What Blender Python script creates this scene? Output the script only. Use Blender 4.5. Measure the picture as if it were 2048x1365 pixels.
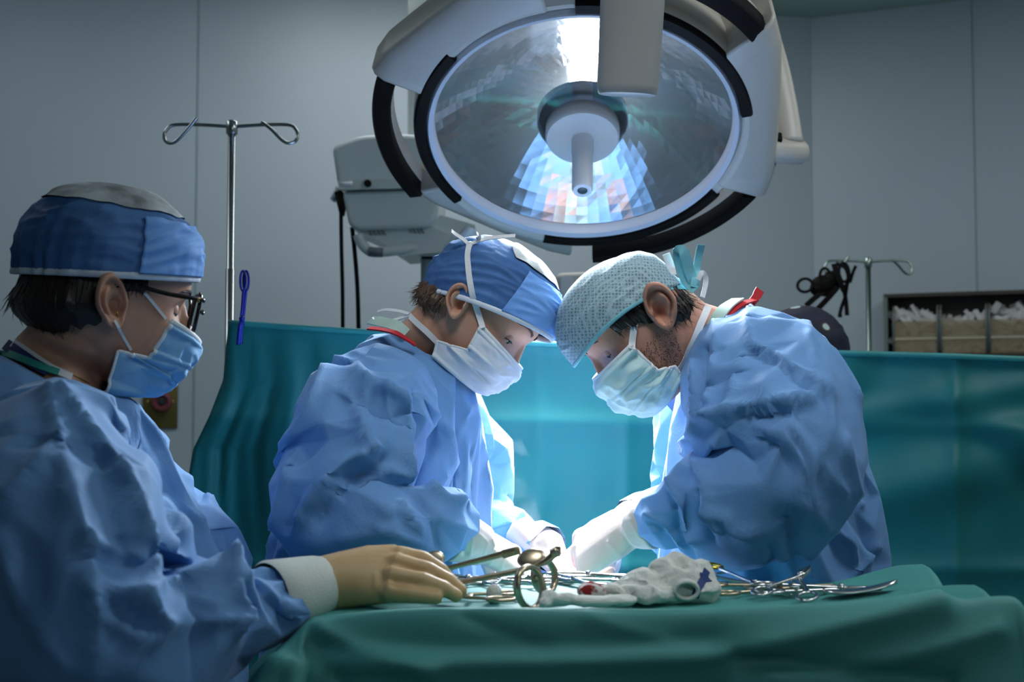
import bpy, bmesh, math, random
import numpy as np
from mathutils import Vector, Matrix, noise
from mathutils.bvhtree import BVHTree

for _o in list(bpy.data.objects):
    bpy.data.objects.remove(_o)
random.seed(7)
SC = bpy.context.scene
COL = SC.collection
R = math.radians

# ------------------------------------------------------------------ camera
FPX = 2400.0
CAM_H = 1.38
PITCH = R(2.8)
cam_d = bpy.data.cameras.new('camera')
cam_d.sensor_width = 36.0
cam_d.lens = 36.0 * FPX / 2048.0
cam_d.dof.use_dof = True
cam_d.dof.focus_distance = 1.78
cam_d.dof.aperture_fstop = 5.6
cam = bpy.data.objects.new('camera', cam_d)
COL.objects.link(cam)
cam.location = (0, 0, CAM_H)
cam.rotation_euler = (R(90) + PITCH, 0, 0)
SC.camera = cam
cam_d.clip_start = 0.05

# ------------------------------------------------------------------ colour, world, big lights
SC.view_settings.view_transform = 'Standard'
SC.view_settings.look = 'None'
SC.view_settings.gamma = 1.0
SC.view_settings.exposure = 0.0
SC.view_settings.use_curve_mapping = False
SC.cycles.caustics_reflective = False
SC.cycles.caustics_refractive = False
SC.cycles.max_bounces = 8
SC.cycles.diffuse_bounces = 4
SC.cycles.sample_clamp_indirect = 4.0

W = bpy.data.worlds.new('world')
SC.world = W
W.use_nodes = True
W.node_tree.nodes['Background'].inputs[0].default_value = (0.30, 0.42, 0.46, 1)
W.node_tree.nodes['Background'].inputs[1].default_value = 0.02


def area_light(name, loc, target, size, energy, col, spread=180, size_y=None, shape=None):
    d = bpy.data.lights.new(name, 'AREA')
    d.energy = energy
    d.color = col
    d.size = size
    if shape:
        d.shape = shape
    elif size_y:
        d.shape = 'RECTANGLE'
        d.size_y = size_y
    d.spread = R(spread)
    o = bpy.data.objects.new(name, d)
    COL.objects.link(o)
    o.location = loc
    v = Vector(target) - Vector(loc)
    o.rotation_euler = v.to_track_quat('-Z', 'Y').to_euler()
    return o


# ceiling luminaires of the theatre, above the frame
area_light('ceiling_light_middle', (0.0, 3.3, 2.80), (0.0, 3.5, 0), 1.2, 13.0, (0.90, 0.95, 1.0), size_y=0.6)
area_light('ceiling_light_left', (-1.6, 2.6, 2.80), (-1.6, 2.8, 0), 0.6, 5.0, (0.84, 0.92, 1.0), size_y=1.2)
area_light('ceiling_light_right', (2.0, 2.6, 2.80), (2.0, 2.8, 0), 0.6, 6.5, (0.84, 0.95, 1.0), size_y=1.2)
area_light('ceiling_light_near', (1.2, -0.9, 2.80), (0.5, 1.2, 0.8), 0.6, 11.0, (0.84, 0.94, 1.0), size_y=1.2)

area_light('ceiling_light_table', (1.1, 1.5, 2.80), (0.8, 1.6, 0.6), 0.6, 16.0, (0.88, 0.95, 1.0), size_y=1.2)


def at(px, py, Y):
    """world point at depth Y seen at pixel (px, py) of the 2048x1365 frame"""
    a = (px - 1024.0) / FPX
    b = (682.5 - py) / FPX
    d = Vector((a, math.cos(PITCH) - b * math.sin(PITCH), math.sin(PITCH) + b * math.cos(PITCH)))
    k = Y / d.y
    return Vector((d.x * k, Y, CAM_H + d.z * k))


# ------------------------------------------------------------------ materials
def mat(name, col, rough=0.6, metal=0.0, var=0.06, vscale=8.0, bump=0.0, bscale=60.0, spec=0.5, sss=0.0,
        crumple=0.0, cscale=14.0, sheen=0.0, emis=None, estr=0.0, alpha=1.0, detail=4.0, trans=0.0):
    m = bpy.data.materials.new(name)
    m.use_nodes = True
    nt = m.node_tree
    N = nt.nodes
    L = nt.links
    p = N['Principled BSDF']
    p.inputs['Roughness'].default_value = rough
    p.inputs['Metallic'].default_value = metal
    p.inputs['Specular IOR Level'].default_value = spec
    tc = N.new('ShaderNodeTexCoord')
    c4 = (col[0], col[1], col[2], 1)
    if var > 0:
        nz = N.new('ShaderNodeTexNoise')
        nz.inputs['Scale'].default_value = vscale
        nz.inputs['Detail'].default_value = detail
        L.new(tc.outputs['Object'], nz.inputs['Vector'])
        rp = N.new('ShaderNodeValToRGB')
        rp.color_ramp.elements[0].position = 0.3
        rp.color_ramp.elements[1].position = 0.7
        rp.color_ramp.elements[0].color = tuple(max(0, c * (1 - var)) for c in col) + (1,)
        rp.color_ramp.elements[1].color = tuple(min(1, c * (1 + var)) for c in col) + (1,)
        L.new(nz.outputs['Fac'], rp.inputs['Fac'])
        L.new(rp.outputs['Color'], p.inputs['Base Color'])
    else:
        p.inputs['Base Color'].default_value = c4
    last = None
    if crumple > 0:
        # folded-paper creases: distance-to-edge of warped cells
        wn = N.new('ShaderNodeTexNoise')
        wn.inputs['Scale'].default_value = cscale * 0.5
        L.new(tc.outputs['Object'], wn.inputs['Vector'])
        ad = N.new('ShaderNodeMixRGB')
        ad.blend_type = 'ADD'
        ad.inputs[0].default_value = 0.12
        L.new(tc.outputs['Object'], ad.inputs[1])
        L.new(wn.outputs['Color'], ad.inputs[2])
        vo = N.new('ShaderNodeTexVoronoi')
        vo.feature = 'F1'
        vo.distance = 'MANHATTAN'
        vo.inputs['Scale'].default_value = cscale
        L.new(ad.outputs[0], vo.inputs['Vector'])
        b = N.new('ShaderNodeBump')
        b.inputs['Strength'].default_value = crumple
        b.inputs['Distance'].default_value = 0.012
        L.new(vo.outputs['Distance'], b.inputs['Height'])
        last = b
    if bump > 0:
        nb = N.new('ShaderNodeTexNoise')
        nb.inputs['Scale'].default_value = bscale
        nb.inputs['Detail'].default_value = 3
        L.new(tc.outputs['Object'], nb.inputs['Vector'])
        b = N.new('ShaderNodeBump')
        b.inputs['Strength'].default_value = bump
        b.inputs['Distance'].default_value = 0.002
        L.new(nb.outputs['Fac'], b.inputs['Height'])
        if last:
            L.new(last.outputs['Normal'], b.inputs['Normal'])
        last = b
    if last:
        L.new(last.outputs['Normal'], p.inputs['Normal'])
    if sss > 0:
        p.inputs['Subsurface Weight'].default_value = sss
        p.inputs['Subsurface Radius'].default_value = (0.012, 0.005, 0.003)
        p.inputs['Subsurface Scale'].default_value = 1.0
    if sheen > 0:
        p.inputs['Sheen Weight'].default_value = sheen
        p.inputs['Sheen Roughness'].default_value = 0.4
    if emis:
        p.inputs['Emission Color'].default_value = tuple(emis) + (1,)
        p.inputs['Emission Strength'].default_value = estr
    if alpha < 1:
        p.inputs['Alpha'].default_value = alpha
    if trans > 0:
        p.inputs['Transmission Weight'].default_value = trans
    return m


def srgb(r, g, b):
    f = lambda c: ((c / 255.0) / 12.92) if c / 255.0 <= 0.04045 else (((c / 255.0) + 0.055) / 1.055) ** 2.4
    return (f(r), f(g), f(b))


# ------------------------------------------------------------------ mesh helpers
def link(name, me, m=None, parent=None, label=None):
    o = bpy.data.objects.new(name, me)
    COL.objects.link(o)
    if m is not None:
        for mm in (m if isinstance(m, (list, tuple)) else [m]):
            me.materials.append(mm)
    if parent is not None:
        set_parent(o, parent)
    if label:
        o['label'] = label
    return o


def world_loc(o):
    v = Vector((0, 0, 0))
    while o is not None:
        v += o.location
        o = o.parent
    return v


def set_parent(o, parent):
    """parents are never rotated when this is used, so world-space meshes only need an offset"""
    o.parent = parent
    o.location = -world_loc(parent)


def thing(name, label, cat, loc=(0, 0, 0), group=None):
    o = bpy.data.objects.new(name, None)
    COL.objects.link(o)
    o.empty_display_size = 0.05
    o.location = loc
    tag(o, label, cat, group)
    return o


def tag(o, label, cat, group=None, kind=None):
    o['label'] = label
    o['category'] = cat
    if group:
        o['group'] = group
    if kind:
        o['kind'] = kind
    return o


def struct(o):
    o['kind'] = 'structure'
    return o


def pydata(name, verts, faces, m, parent=None, smooth=True, label=None):
    me = bpy.data.meshes.new(name)
    me.from_pydata([tuple(v) for v in verts], [], faces)
    me.update()
    if smooth:
        me.polygons.foreach_set('use_smooth', [True] * len(me.polygons))
    return link(name, me, m, parent, label)


class MB:
    """collects shapes into one mesh"""

    def __init__(self):
        self.v = []
        self.f = []

    def add(self, vs, fs):
        n = len(self.v)
        self.v += [Vector(v) for v in vs]
        self.f += [tuple(i + n for i in f) for f in fs]
        return self

    def box(self, c, s, rot=None, bev=0.0, seg=2):
        bm = bmesh.new()
        bmesh.ops.create_cube(bm, size=1.0)
        for v in bm.verts:
            v.co = Vector((v.co.x * s[0], v.co.y * s[1], v.co.z * s[2]))
        if bev > 0:
            bmesh.ops.bevel(bm, geom=bm.edges[:], offset=min(bev, min(s) * 0.49), segments=seg, affect='EDGES', profile=0.5)
        M = (rot.to_4x4() if rot is not None else Matrix())
        bm.verts.index_update()
        vs = [M @ v.co + Vector(c) for v in bm.verts]
        fs = [tuple(v.index for v in f.verts) for f in bm.faces]
        bm.free()
        return self.add(vs, fs)

    def tube(self, pts, rad, seg=12, cap=True, closed=False, flat=None):
        pts = [Vector(p) for p in pts]
        n = len(pts)
        if not isinstance(rad, list):
            rad = [rad] * n
        vs = []
        T = []
        for i in range(n):
            if closed:
                t = pts[(i + 1) % n] - pts[i - 1]
            else:
                t = pts[min(i + 1, n - 1)] - pts[max(i - 1, 0)]
            T.append(t.normalized() if t.length > 1e-9 else Vector((0, 0, 1)))
        a = Vector((0, 0, 1)) if abs(T[0].z) < 0.9 else Vector((1, 0, 0))
        x = (a - T[0] * a.dot(T[0])).normalized()
        for i in range(n):
            x = x - T[i] * x.dot(T[i])
            if x.length < 1e-6:
                x = T[i].orthogonal()
            x.normalize()
            y = T[i].cross(x)
            r = rad[i]
            rx, ry = (r if isinstance(r, (tuple, list)) else (r, r))
            for k in range(seg):
                an = 2 * math.pi * k / seg
                vs.append(pts[i] + x * (math.cos(an) * rx) + y * (math.sin(an) * ry))
        fs = []
        for i in range(n if closed else n - 1):
            j = (i + 1) % n
            for k in range(seg):
                l = (k + 1) % seg
                fs.append((i * seg + k, i * seg + l, j * seg + l, j * seg + k))
        if cap and not closed:
            fs.append(tuple(range(seg))[::-1])
            fs.append(tuple((n - 1) * seg + k for k in range(seg)))
        return self.add(vs, fs)

    def rings(self, rings, cap0=True, cap1=True):
        """loft through equal-length closed rings"""
        s = len(rings[0])
        vs = [v for r in rings for v in r]
        fs = []
        for i in range(len(rings) - 1):
            for k in range(s):
                l = (k + 1) % s
                fs.append((i * s + k, i * s + l, (i + 1) * s + l, (i + 1) * s + k))
        if cap0:
            fs.append(tuple(range(s))[::-1])
        if cap1:
            fs.append(tuple((len(rings) - 1) * s + k for k in range(s)))
        return self.add(vs, fs)

    def lathe(self, prof, org, axis, seg=48, cap=True):
        """prof: [(radius, along axis)]"""
        axis = Vector(axis).normalized()
        x = axis.orthogonal().normalized()
        y = axis.cross(x)
        rs = []
        for r, w in prof:
            rs.append([Vector(org) + axis * w + x * (r * math.cos(2 * math.pi * k / seg)) + y * (r * math.sin(2 * math.pi * k / seg)) for k in range(seg)])
        return self.rings(rs, cap, cap)

    def ball(self, c, r, seg=16, rg=10, M=None):
        rs = []
        if not isinstance(r, (tuple, list)):
            r = (r, r, r)
        for i in range(rg + 1):
            th = math.pi * (0.02 + 0.96 * i / rg)
            ring = []
            for k in range(seg):
                an = 2 * math.pi * k / seg
                p = Vector((r[0] * math.sin(th) * math.cos(an), r[1] * math.sin(th) * math.sin(an), -r[2] * math.cos(th)))
                ring.append((M @ p if M is not None else p) + Vector(c))
            rs.append(ring)
        return self.rings(rs)

    def ribbon(self, pts, width, normals, th=0.0012):
        """flat tape through pts; normals: outward vector per point (or one)"""
        pts = [Vector(p) for p in pts]
        n = len(pts)
        if not isinstance(normals, list):
            normals = [normals] * n
        if not isinstance(width, list):
            width = [width] * n
        rs = []
        for i in range(n):
            t = (pts[min(i + 1, n - 1)] - pts[max(i - 1, 0)]).normalized()
            nn = Vector(normals[i])
            nn = (nn - t * nn.dot(t))
            nn = nn.normalized() if nn.length > 1e-6 else t.orthogonal().normalized()
            b = t.cross(nn)
            w = width[i] / 2
            rs.append([pts[i] - b * w - nn * th, pts[i] + b * w - nn * th, pts[i] + b * w + nn * th, pts[i] - b * w + nn * th])
        return self.rings(rs)

    def build(self, name, m, parent=None, smooth=True, label=None, auto=None, merge=False):
        o = pydata(name, self.v, self.f, m, parent, smooth, label)
        fix_normals(o.data)
        if auto is not None:
            sharp_by_angle(o.data, auto)
        return o


def fix_normals(me):
    bm = bmesh.new()
    bm.from_mesh(me)
    bmesh.ops.recalc_face_normals(bm, faces=bm.faces[:])
    bm.to_mesh(me)
    bm.free()


def sharp_by_angle(me, deg):
    bm = bmesh.new()
    bm.from_mesh(me)
    for e in bm.edges:
        if len(e.link_faces) == 2:
            e.smooth = e.calc_face_angle(0.0) < R(deg)
    bm.to_mesh(me)
    bm.free()


def catmull(pts, n=8, closed=False):
    pts = [Vector(p) for p in pts]
    out = []
    m = len(pts)
    for i in range(m if closed else m - 1):
        if closed:
            p0, p1, p2, p3 = pts[i - 1], pts[i], pts[(i + 1) % m], pts[(i + 2) % m]
        else:
            p0 = pts[max(i - 1, 0)]
            p1 = pts[i]
            p2 = pts[i + 1]
            p3 = pts[min(i + 2, m - 1)]
        for k in range(n):
            t = k / n
            out.append(0.5 * ((2 * p1) + (p2 - p0) * t + (2 * p0 - 5 * p1 + 4 * p2 - p3) * t * t + (3 * p1 - p0 - 3 * p2 + p3) * t ** 3))
    if not closed:
        out.append(pts[-1])
    return out


def interp(xs, ys, x):
    return float(np.interp(x, xs, ys))


def grid_obj(name, P, m, parent=None, label=None, th=0.0):
    """P[i][j] world points -> sheet (with real thickness when th > 0)"""
    nu, nv = len(P), len(P[0])
    vs = [p for r in P for p in r]
    fs = [(i * nv + j, (i + 1) * nv + j, (i + 1) * nv + j + 1, i * nv + j + 1) for i in range(nu - 1) for j in range(nv - 1)]
    o = pydata(name, vs, fs, m, parent, True, label)
    if th > 0:
        s = o.modifiers.new('thickness', 'SOLIDIFY')
        s.thickness = th
        s.offset = 0
    return o


def copy_tree(o, parent=None):
    c = o.copy()
    COL.objects.link(c)
    if parent is not None:
        c.parent = parent
    for ch in list(o.children):
        copy_tree(ch, c)
    return c


def voxel(me_obj, size, smooth=0, fac=0.5):
    """union everything in the mesh into one continuous skin"""
    md = me_obj.modifiers.new('r', 'REMESH')
    md.mode = 'VOXEL'
    md.voxel_size = size
    md.use_smooth_shade = True
    if smooth:
        s = me_obj.modifiers.new('s', 'SMOOTH')
        s.iterations = smooth
        s.factor = fac
    bake(me_obj)
    return me_obj


def bake(o):
    dg = bpy.context.evaluated_depsgraph_get()
    dg.update()
    me = bpy.data.meshes.new_from_object(o.evaluated_get(dg), depsgraph=dg)
    old = o.data
    o.modifiers.clear()
    mats = list(old.materials)
    o.data = me
    me.name = old.name
    me.materials.clear()
    for mm in mats:
        me.materials.append(mm)
    bpy.data.meshes.remove(old)
    me.polygons.foreach_set('use_smooth', [True] * len(me.polygons))
    return o


def get_co(me):
    a = np.empty(len(me.vertices) * 3)
    me.vertices.foreach_get('co', a)
    return a.reshape(-1, 3)


def set_co(me, a):
    me.vertices.foreach_set('co', a.reshape(-1))
    me.update()


def get_no(me):
    a = np.empty(len(me.vertices) * 3)
    me.vertices.foreach_get('normal', a)
    return a.reshape(-1, 3)


def seg_dist(P, a, b):
    a = np.array(a)
    b = np.array(b)
    d = b - a
    t = np.clip(((P - a) @ d) / max(1e-12, d @ d), 0, 1)
    return np.linalg.norm(P - (a + t[:, None] * d), axis=1), t


def crease(me, folds, prefer=None):
    """folds: (list of world points, width, height): soft ridges (height > 0) or valleys pressed into the cloth"""
    co = get_co(me)
    no = get_no(me)
    off = np.zeros(len(co))
    for pts, w, h in folds:
        best = np.full(len(co), 1e9)
        for i in range(len(pts) - 1):
            d, t = seg_dist(co, pts[i], pts[i + 1])
            best = np.minimum(best, d)
        off += h * np.exp(-np.sqrt((best / w) ** 2 + 0.02) * 1.4)
    set_co(me, co + no * off[:, None])


def ridge_noise(o, layers):
    """sharp folded-paper ridges: layers of (frequency vector, height, seed)"""
    me = o.data
    co = get_co(me) + np.array(world_loc(o))
    no = get_no(me)
    off = np.zeros(len(co))
    for fr, h, sd in layers:
        for i, c in enumerate(co):
            q = Vector((c[0] * fr[0] + sd, c[1] * fr[1] + 3.7 * sd, c[2] * fr[2]))
            q += noise.noise_vector(q * 0.6) * 0.55
            off[i] += h * (0.55 - 2.0 * abs(noise.noise(q)))
    co = get_co(me) + no * off[:, None]
    set_co(me, co)


def surf_points(bvh, pix):
    """pixels -> points of the surface that the camera sees there"""
    out = []
    for px, py in pix:
        o = Vector((0, 0, CAM_H))
        d = (at(px, py, 1.0) - o).normalized()
        h = bvh.ray_cast(o, d)
        if h[0] is not None:
            out.append(h[0])
    return out


def cloth_sim(o, growth, goal, frames=20, bend=0.3, gravity=0.2, stiff=15, pin_stiff=1.0, quality=5, mass=0.2):
    """let the cloth buckle into wrinkles: goal = pin weight per vertex"""
    g = o.vertex_groups.new(name='pin')
    for i, wt in enumerate(goal):
        g.add([i], float(min(1.0, wt)), 'REPLACE')
    c = o.modifiers.new('c', 'CLOTH')
    s = c.settings
    s.quality = quality
    s.mass = mass
    s.shrink_min = -growth
    s.vertex_group_mass = 'pin'
    s.pin_stiffness = pin_stiff
    s.bending_stiffness = bend
    s.tension_stiffness = stiff
    s.compression_stiffness = stiff
    s.shear_stiffness = stiff * 0.5
    s.tension_damping = 8
    s.compression_damping = 8
    s.shear_damping = 8
    s.air_damping = 2.0
    s.effector_weights.gravity = gravity
    c.collision_settings.use_collision = False
    for f in range(1, frames + 1):
        SC.frame_set(f)
    bake(o)
    o.vertex_groups.clear()
    SC.frame_set(1)
    return o
# ------------------------------------------------------------------ the room
M_WALL = mat('wall_panel_paint', (0.46, 0.53, 0.575), 0.42, var=0.03, vscale=1.5)
M_CEIL = mat('ceiling_paint', (0.40, 0.52, 0.47), 0.7, var=0.03)
M_FLOOR = mat('floor_vinyl', (0.16, 0.24, 0.25), 0.35, var=0.1, vscale=12)
M_SEAM = mat('wall_seam', (0.30, 0.39, 0.41), 0.6, var=0.0)
CEIL = 2.83


def wall_seg(name, a, b, z0=0.0, z1=CEIL, th=0.1):
    """upright wall whose inner face runs from a to b (plan points, room on the left-hand side going a->b reversed)"""
    a = Vector((a[0], a[1], 0))
    b = Vector((b[0], b[1], 0))
    d = (b - a).normalized()
    n = Vector((-d.y, d.x, 0)) * th
    e = d * 0.0
    q = [a - e, b + e, b + n, a + n]
    vs = [Vector((p.x, p.y, z)) for z in (z0, z1) for p in q]
    fs = [(0, 1, 2, 3), (7, 6, 5, 4), (0, 4, 5, 1), (1, 5, 6, 2), (2, 6, 7, 3), (3, 7, 4, 0)]
    o = pydata(name, vs, fs, M_WALL, smooth=False)
    fix_normals(o.data)
    return struct(o)


def wallA(x):
    return (4.5 + 0.249 * x) / 1.063


def wallB(x):
    return (4.5 - 0.3735 * x) / 0.9055


CX = 1.134
wall_seg('wall_back', (-3.0, wallA(-3.0)), (CX, wallA(CX)))
wall_seg('wall_corner', (CX, wallB(CX)), (3.2, wallB(3.2)))
wall_seg('wall_right', (3.2, wallB(3.2)), (3.2, -2.4))
wall_seg('wall_front', (3.2, -2.4), (-3.0, -2.4))
wall_seg('wall_left', (-3.0, -2.4), (-3.0, wallA(-3.0)))
mb = MB().box((0.1, 1.0, -0.05), (6.6, 7.4, 0.1))
struct(mb.build('floor', M_FLOOR, smooth=False))
mb = MB().box((0.1, 1.0, CEIL + 0.05), (6.6, 7.4, 0.1))
struct(mb.build('ceiling', M_CEIL, smooth=False))

# panel joints of the wall cladding, thin cover strips
for i, (xx, f) in enumerate([(-1.055, wallA), (-2.2, wallA), (1.665, wallB), (2.8, wallB)]):
    y = f(xx)
    sl = (f(xx + 0.01) - y) / 0.01
    d = Vector((1, sl, 0)).normalized()
    n = Vector((d.y, -d.x, 0))
    c = Vector((xx, y, CEIL / 2)) + n * 0.001
    rot = Matrix((d, -n, Vector((0, 0, 1)))).transposed()
    struct(MB().box(c, (0.006, 0.003, CEIL), rot).build('trim_%d' % (i + 1), M_SEAM, smooth=False))


def on_wall(px, py, f):
    """pixel -> point on the cladding of wall f"""
    k = 4.0
    for _ in range(40):
        p = at(px, py, k)
        k = f(p.x)
    return at(px, py, k)


def wall_frame(f, x):
    sl = (f(x + 0.01) - f(x)) / 0.01
    d = Vector((1, sl, 0)).normalized()
    n = Vector((d.y, -d.x, 0))
    return d, n, Matrix((d, -n, Vector((0, 0, 1)))).transposed()
# ------------------------------------------------------------------ surgical lamp
M_CREAM = mat('cream_enamel', (0.60, 0.55, 0.47), 0.38, var=0.02, vscale=3, spec=0.5)
M_BLACKP = mat('black_rubber_grip', (0.005, 0.004, 0.0035), 0.6, var=0.1, bump=0.25, bscale=300, spec=0.12)
M_WHITER = mat('white_lamp_rim', (0.72, 0.74, 0.80), 0.35, var=0.0)
M_DARKR = mat('dark_shade_ring', (0.02, 0.022, 0.03), 0.25, var=0.0)
M_HANDLE = mat('white_sterile_handle', (0.88, 0.88, 0.87), 0.45, var=0.02)
M_HOLE = mat('dark_socket', (0.02, 0.035, 0.035), 0.5, var=0.0)

LK = 2.30 / 2.15
LC = at(1165, 264, 2.30)
LN = Vector((-0.035, -0.533, -0.846)).normalized()
LU = (Vector((1, 0, 0)) - LN * LN.x).normalized()
LV = LN.cross(LU)
if LV.z < 0:
    LV = -LV
LR = 0.270


def lp(u, v, w=0.0):
    return LC + (LU * u + LV * v + LN * w) * LK


def lpol(r, deg, w=0.0):
    return lp(r * math.cos(R(deg)), r * math.sin(R(deg)), w)


def lsweep(mb, prof, a0, a1, n=40, closed=False):
    """prof(deg) -> [(r, w)] closed section swept about the lamp axis"""
    rs = []
    for i in range(n if closed else n + 1):
        a = a0 + (a1 - a0) * i / n
        rs.append([lpol(r, a, w) for r, w in prof(a)])
    if closed:
        rs.append(rs[0])
        return mb.rings(rs, False, False)
    return mb.rings(rs)


lamp = thing('surgical_lamp', 'large round cream surgical lamp with black grips lit above the two surgeons', 'lamp', LC)
# back shell + ring around the glass
mb = MB()
sec = [(0.298, 0.012), (0.306, 0.004), (0.308, -0.05), (0.30, -0.09), (0.25, -0.15), (0.12, -0.19), (0.02, -0.195),
       (0.02, -0.185), (0.115, -0.18), (0.24, -0.14), (0.274, -0.08), (0.276, 0.0)]
lsweep(mb, lambda a: sec, 0, 360, 96, True)
mb.build('housing', M_CREAM, lamp, auto=40)
# white bright rim
mb = MB()
lsweep(mb, lambda a: [(LR - 0.002, 0.002), (LR, 0.012), (0.278, 0.016), (0.282, 0.010), (0.282, -0.01), (LR - 0.002, -0.01)], 0, 360, 96, True)
mb.build('rim', M_WHITER, lamp, auto=50)
# three broad lobes
LOBES = [(133, 0.360, 29), (8, 0.352, 33), (239, 0.335, 30)]


def lobe_prof(ac, ch, hs):
    def f(a):
        t = (a - ac) / hs
        ro = ch / math.cos(R(a - ac) * 0.95) - 0.012 * max(0, abs(t) - 0.75) * 4
        return [(0.284, 0.010), (0.296, 0.016), (ro - 0.025, 0.006), (ro - 0.006, -0.006), (ro, -0.02), (ro - 0.004, -0.07),
                (ro - 0.05, -0.11), (0.275, -0.10)]
    return f


for ac, ch, hs in LOBES:
    mb = MB()
    lsweep(mb, lobe_prof(ac, ch, hs), ac - hs, ac + hs, 36)
    o = mb.build('lobe', M_CREAM, lamp, auto=35)
    bv = o.modifiers.new('b', 'BEVEL')
    bv.width = 0.006
    bv.segments = 2
    bv.limit_method = 'ANGLE'
    bv.angle_limit = R(50)
# open grip sections: inner strip + outer handle bar, spokes
for ac, hw, bc, bw in ((179.5, 38, 186, 24), (54, 41, 72, 32), (294.5, 37, 305, 29)):
    mb = MB()
    lsweep(mb, lambda a: [(0.282, 0.012), (0.284, 0.020), (0.300, 0.019), (0.304, 0.012), (0.303, -0.02), (0.284, -0.02)], ac - hw, ac + hw, 40)
    mb.build('grip_strip', M_BLACKP, lamp, auto=40)
    mb = MB()
    lsweep(mb, lambda a: [(0.347, 0.004), (0.350, 0.010), (0.376, 0.002), (0.381, -0.006), (0.378, -0.03), (0.349, -0.03)], bc - bw, bc + bw, 36)
    mb.build('handle_bar', M_BLACKP, lamp, auto=40)
    mb = MB()
    lsweep(mb, lambda a: [(0.348, -0.024), (0.376, -0.026), (0.368, -0.060), (0.346, -0.055)], bc - bw, bc + bw, 36)
    mb.build('bar_backing', M_CREAM, lamp, auto=40)
# reflector: facetted bowl
M_REFL = mat('facetted_reflector', (0.72, 0.73, 0.73), 0.13, metal=0.84, var=0.10, vscale=6)
nf = 72
random.seed(3)
prof = []
for i in range(19):
    t = i / 18
    r = 0.268 + (0.055 - 0.268) * t
    prof.append((r, -0.012 - 0.115 * (1 - (1 - t) ** 1.9)))
rs = []
for r, w in prof:
    rs.append([lpol(r, 360 * k / nf, w + random.uniform(-0.0004, 0.0004)) for k in range(nf)])
mb = MB().rings(rs, False, True)
mb.build('reflector', M_REFL, lamp, smooth=False)
# bulb behind the shade ring
M_BULB = mat('glowing_bulb', (1, 1, 1), 0.4, var=0.0, emis=(0.86, 0.92, 1.0), estr=26.0)
mb = MB().lathe([(a_ * LK, b_ * LK) for a_, b_ in [(0.022, -0.118), (0.026, -0.112), (0.026, -0.062), (0.020, -0.055)]], LC, LN, 24)
mb.build('bulb', M_BULB, lamp)
# dark shade ring, hub, sterile handle
mb = MB()
lsweep(mb, lambda a: [(0.040, -0.050), (0.078, -0.050), (0.083, -0.044), (0.083, -0.022), (0.080, -0.016), (0.062, -0.010), (0.040, -0.012)], 0, 360, 64, True)
mb.build('shade_ring', M_DARKR, lamp, auto=50)
mb = MB().lathe([(a_ * LK, b_ * LK) for a_, b_ in [(0.030, -0.03), (0.064, -0.028), (0.067, -0.022), (0.067, 0.012), (0.064, 0.018), (0.035, 0.021), (0.021, 0.021)]], LC, LN, 64)
mb.build('hub', mat('hub_enamel', (0.62, 0.60, 0.56), 0.4, var=0.02), lamp, auto=50)
mb = MB().lathe([(a_ * LK, b_ * LK) for a_, b_ in [(0.0195, 0.015), (0.020, 0.05), (0.0185, 0.055), (0.0185, 0.138), (0.016, 0.143), (0.009, 0.143), (0.0085, 0.130)]], LC, LN, 40)
h = mb.build('handle', M_HANDLE, lamp, auto=50)
mb = MB().lathe([(a_ * LK, b_ * LK) for a_, b_ in [(0.0085, 0.125), (0.0085, 0.1425), (0.007, 0.1435)]], LC, LN, 24)
o = mb.build('socket', M_HOLE, h)
# cover glass
gm = bpy.data.materials.new('clear_cover_glass')
gm.use_nodes = True
nt = gm.node_tree
for n_ in list(nt.nodes):
    nt.nodes.remove(n_)
out = nt.nodes.new('ShaderNodeOutputMaterial')
tr = nt.nodes.new('ShaderNodeBsdfTransparent')
tr.inputs[0].default_value = (0.95, 0.97, 0.98, 1)
gl = nt.nodes.new('ShaderNodeBsdfGlossy')
gl.inputs['Roughness'].default_value = 0.04
mx = nt.nodes.new('ShaderNodeMixShader')
mx.inputs[0].default_value = 0.07
nt.links.new(tr.outputs[0], mx.inputs[1])
nt.links.new(gl.outputs[0], mx.inputs[2])
nt.links.new(mx.outputs[0], out.inputs[0])
M_GLASS = gm
mb = MB()
lsweep(mb, lambda a: [(0.066, 0.0005), (LR, 0.0005), (LR, -0.0035), (0.066, -0.0035)], 0, 360, 96, True)
mb.build('cover_glass', M_GLASS, lamp, smooth=False)
# pivot and curved yoke arm on the right
pv = at(1562, 302, 2.385)
pv0 = at(1490, 297, 2.345)
ax = (pv - pv0).normalized()
pe = at(1606, 306, 2.41)
mb = MB().lathe([(0.021, 0.0), (0.025, 0.004), (0.025, (pe - pv0).length - 0.008), (0.020, (pe - pv0).length)], pv0, ax, 32)
mb.build('pivot', M_CREAM, lamp, auto=50)
ROT = Matrix((LU, LV, LN)).transposed()
mb = MB().box(at(1540, 300, 2.39), (0.035, 0.082, 0.02), ROT, 0.003)
mb.build('bracket', M_BLACKP, lamp, auto=40)
ARM = [at(1580, 286, 2.39), at(1566, 200, 2.41), at(1545, 110, 2.43), at(1510, 10, 2.45), at(1455, -100, 2.48), at(1370, -190, 2.52), at(1270, -230, 2.58), at(1165, -240, 2.64)]
mb = MB().tube(catmull(ARM, 8), (0.027, 0.018), 20)
mb.build('yoke_arm', M_CREAM, lamp)
c = ARM[-1]
mb = MB().lathe([(0.04, -0.05), (0.045, 0.0), (0.045, CEIL - c.z - 0.02), (0.09, CEIL - c.z - 0.018), (0.09, CEIL - c.z)], c, (0, 0, 1), 32)
mb.build('ceiling_tube', M_CREAM, lamp, auto=50)

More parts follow.
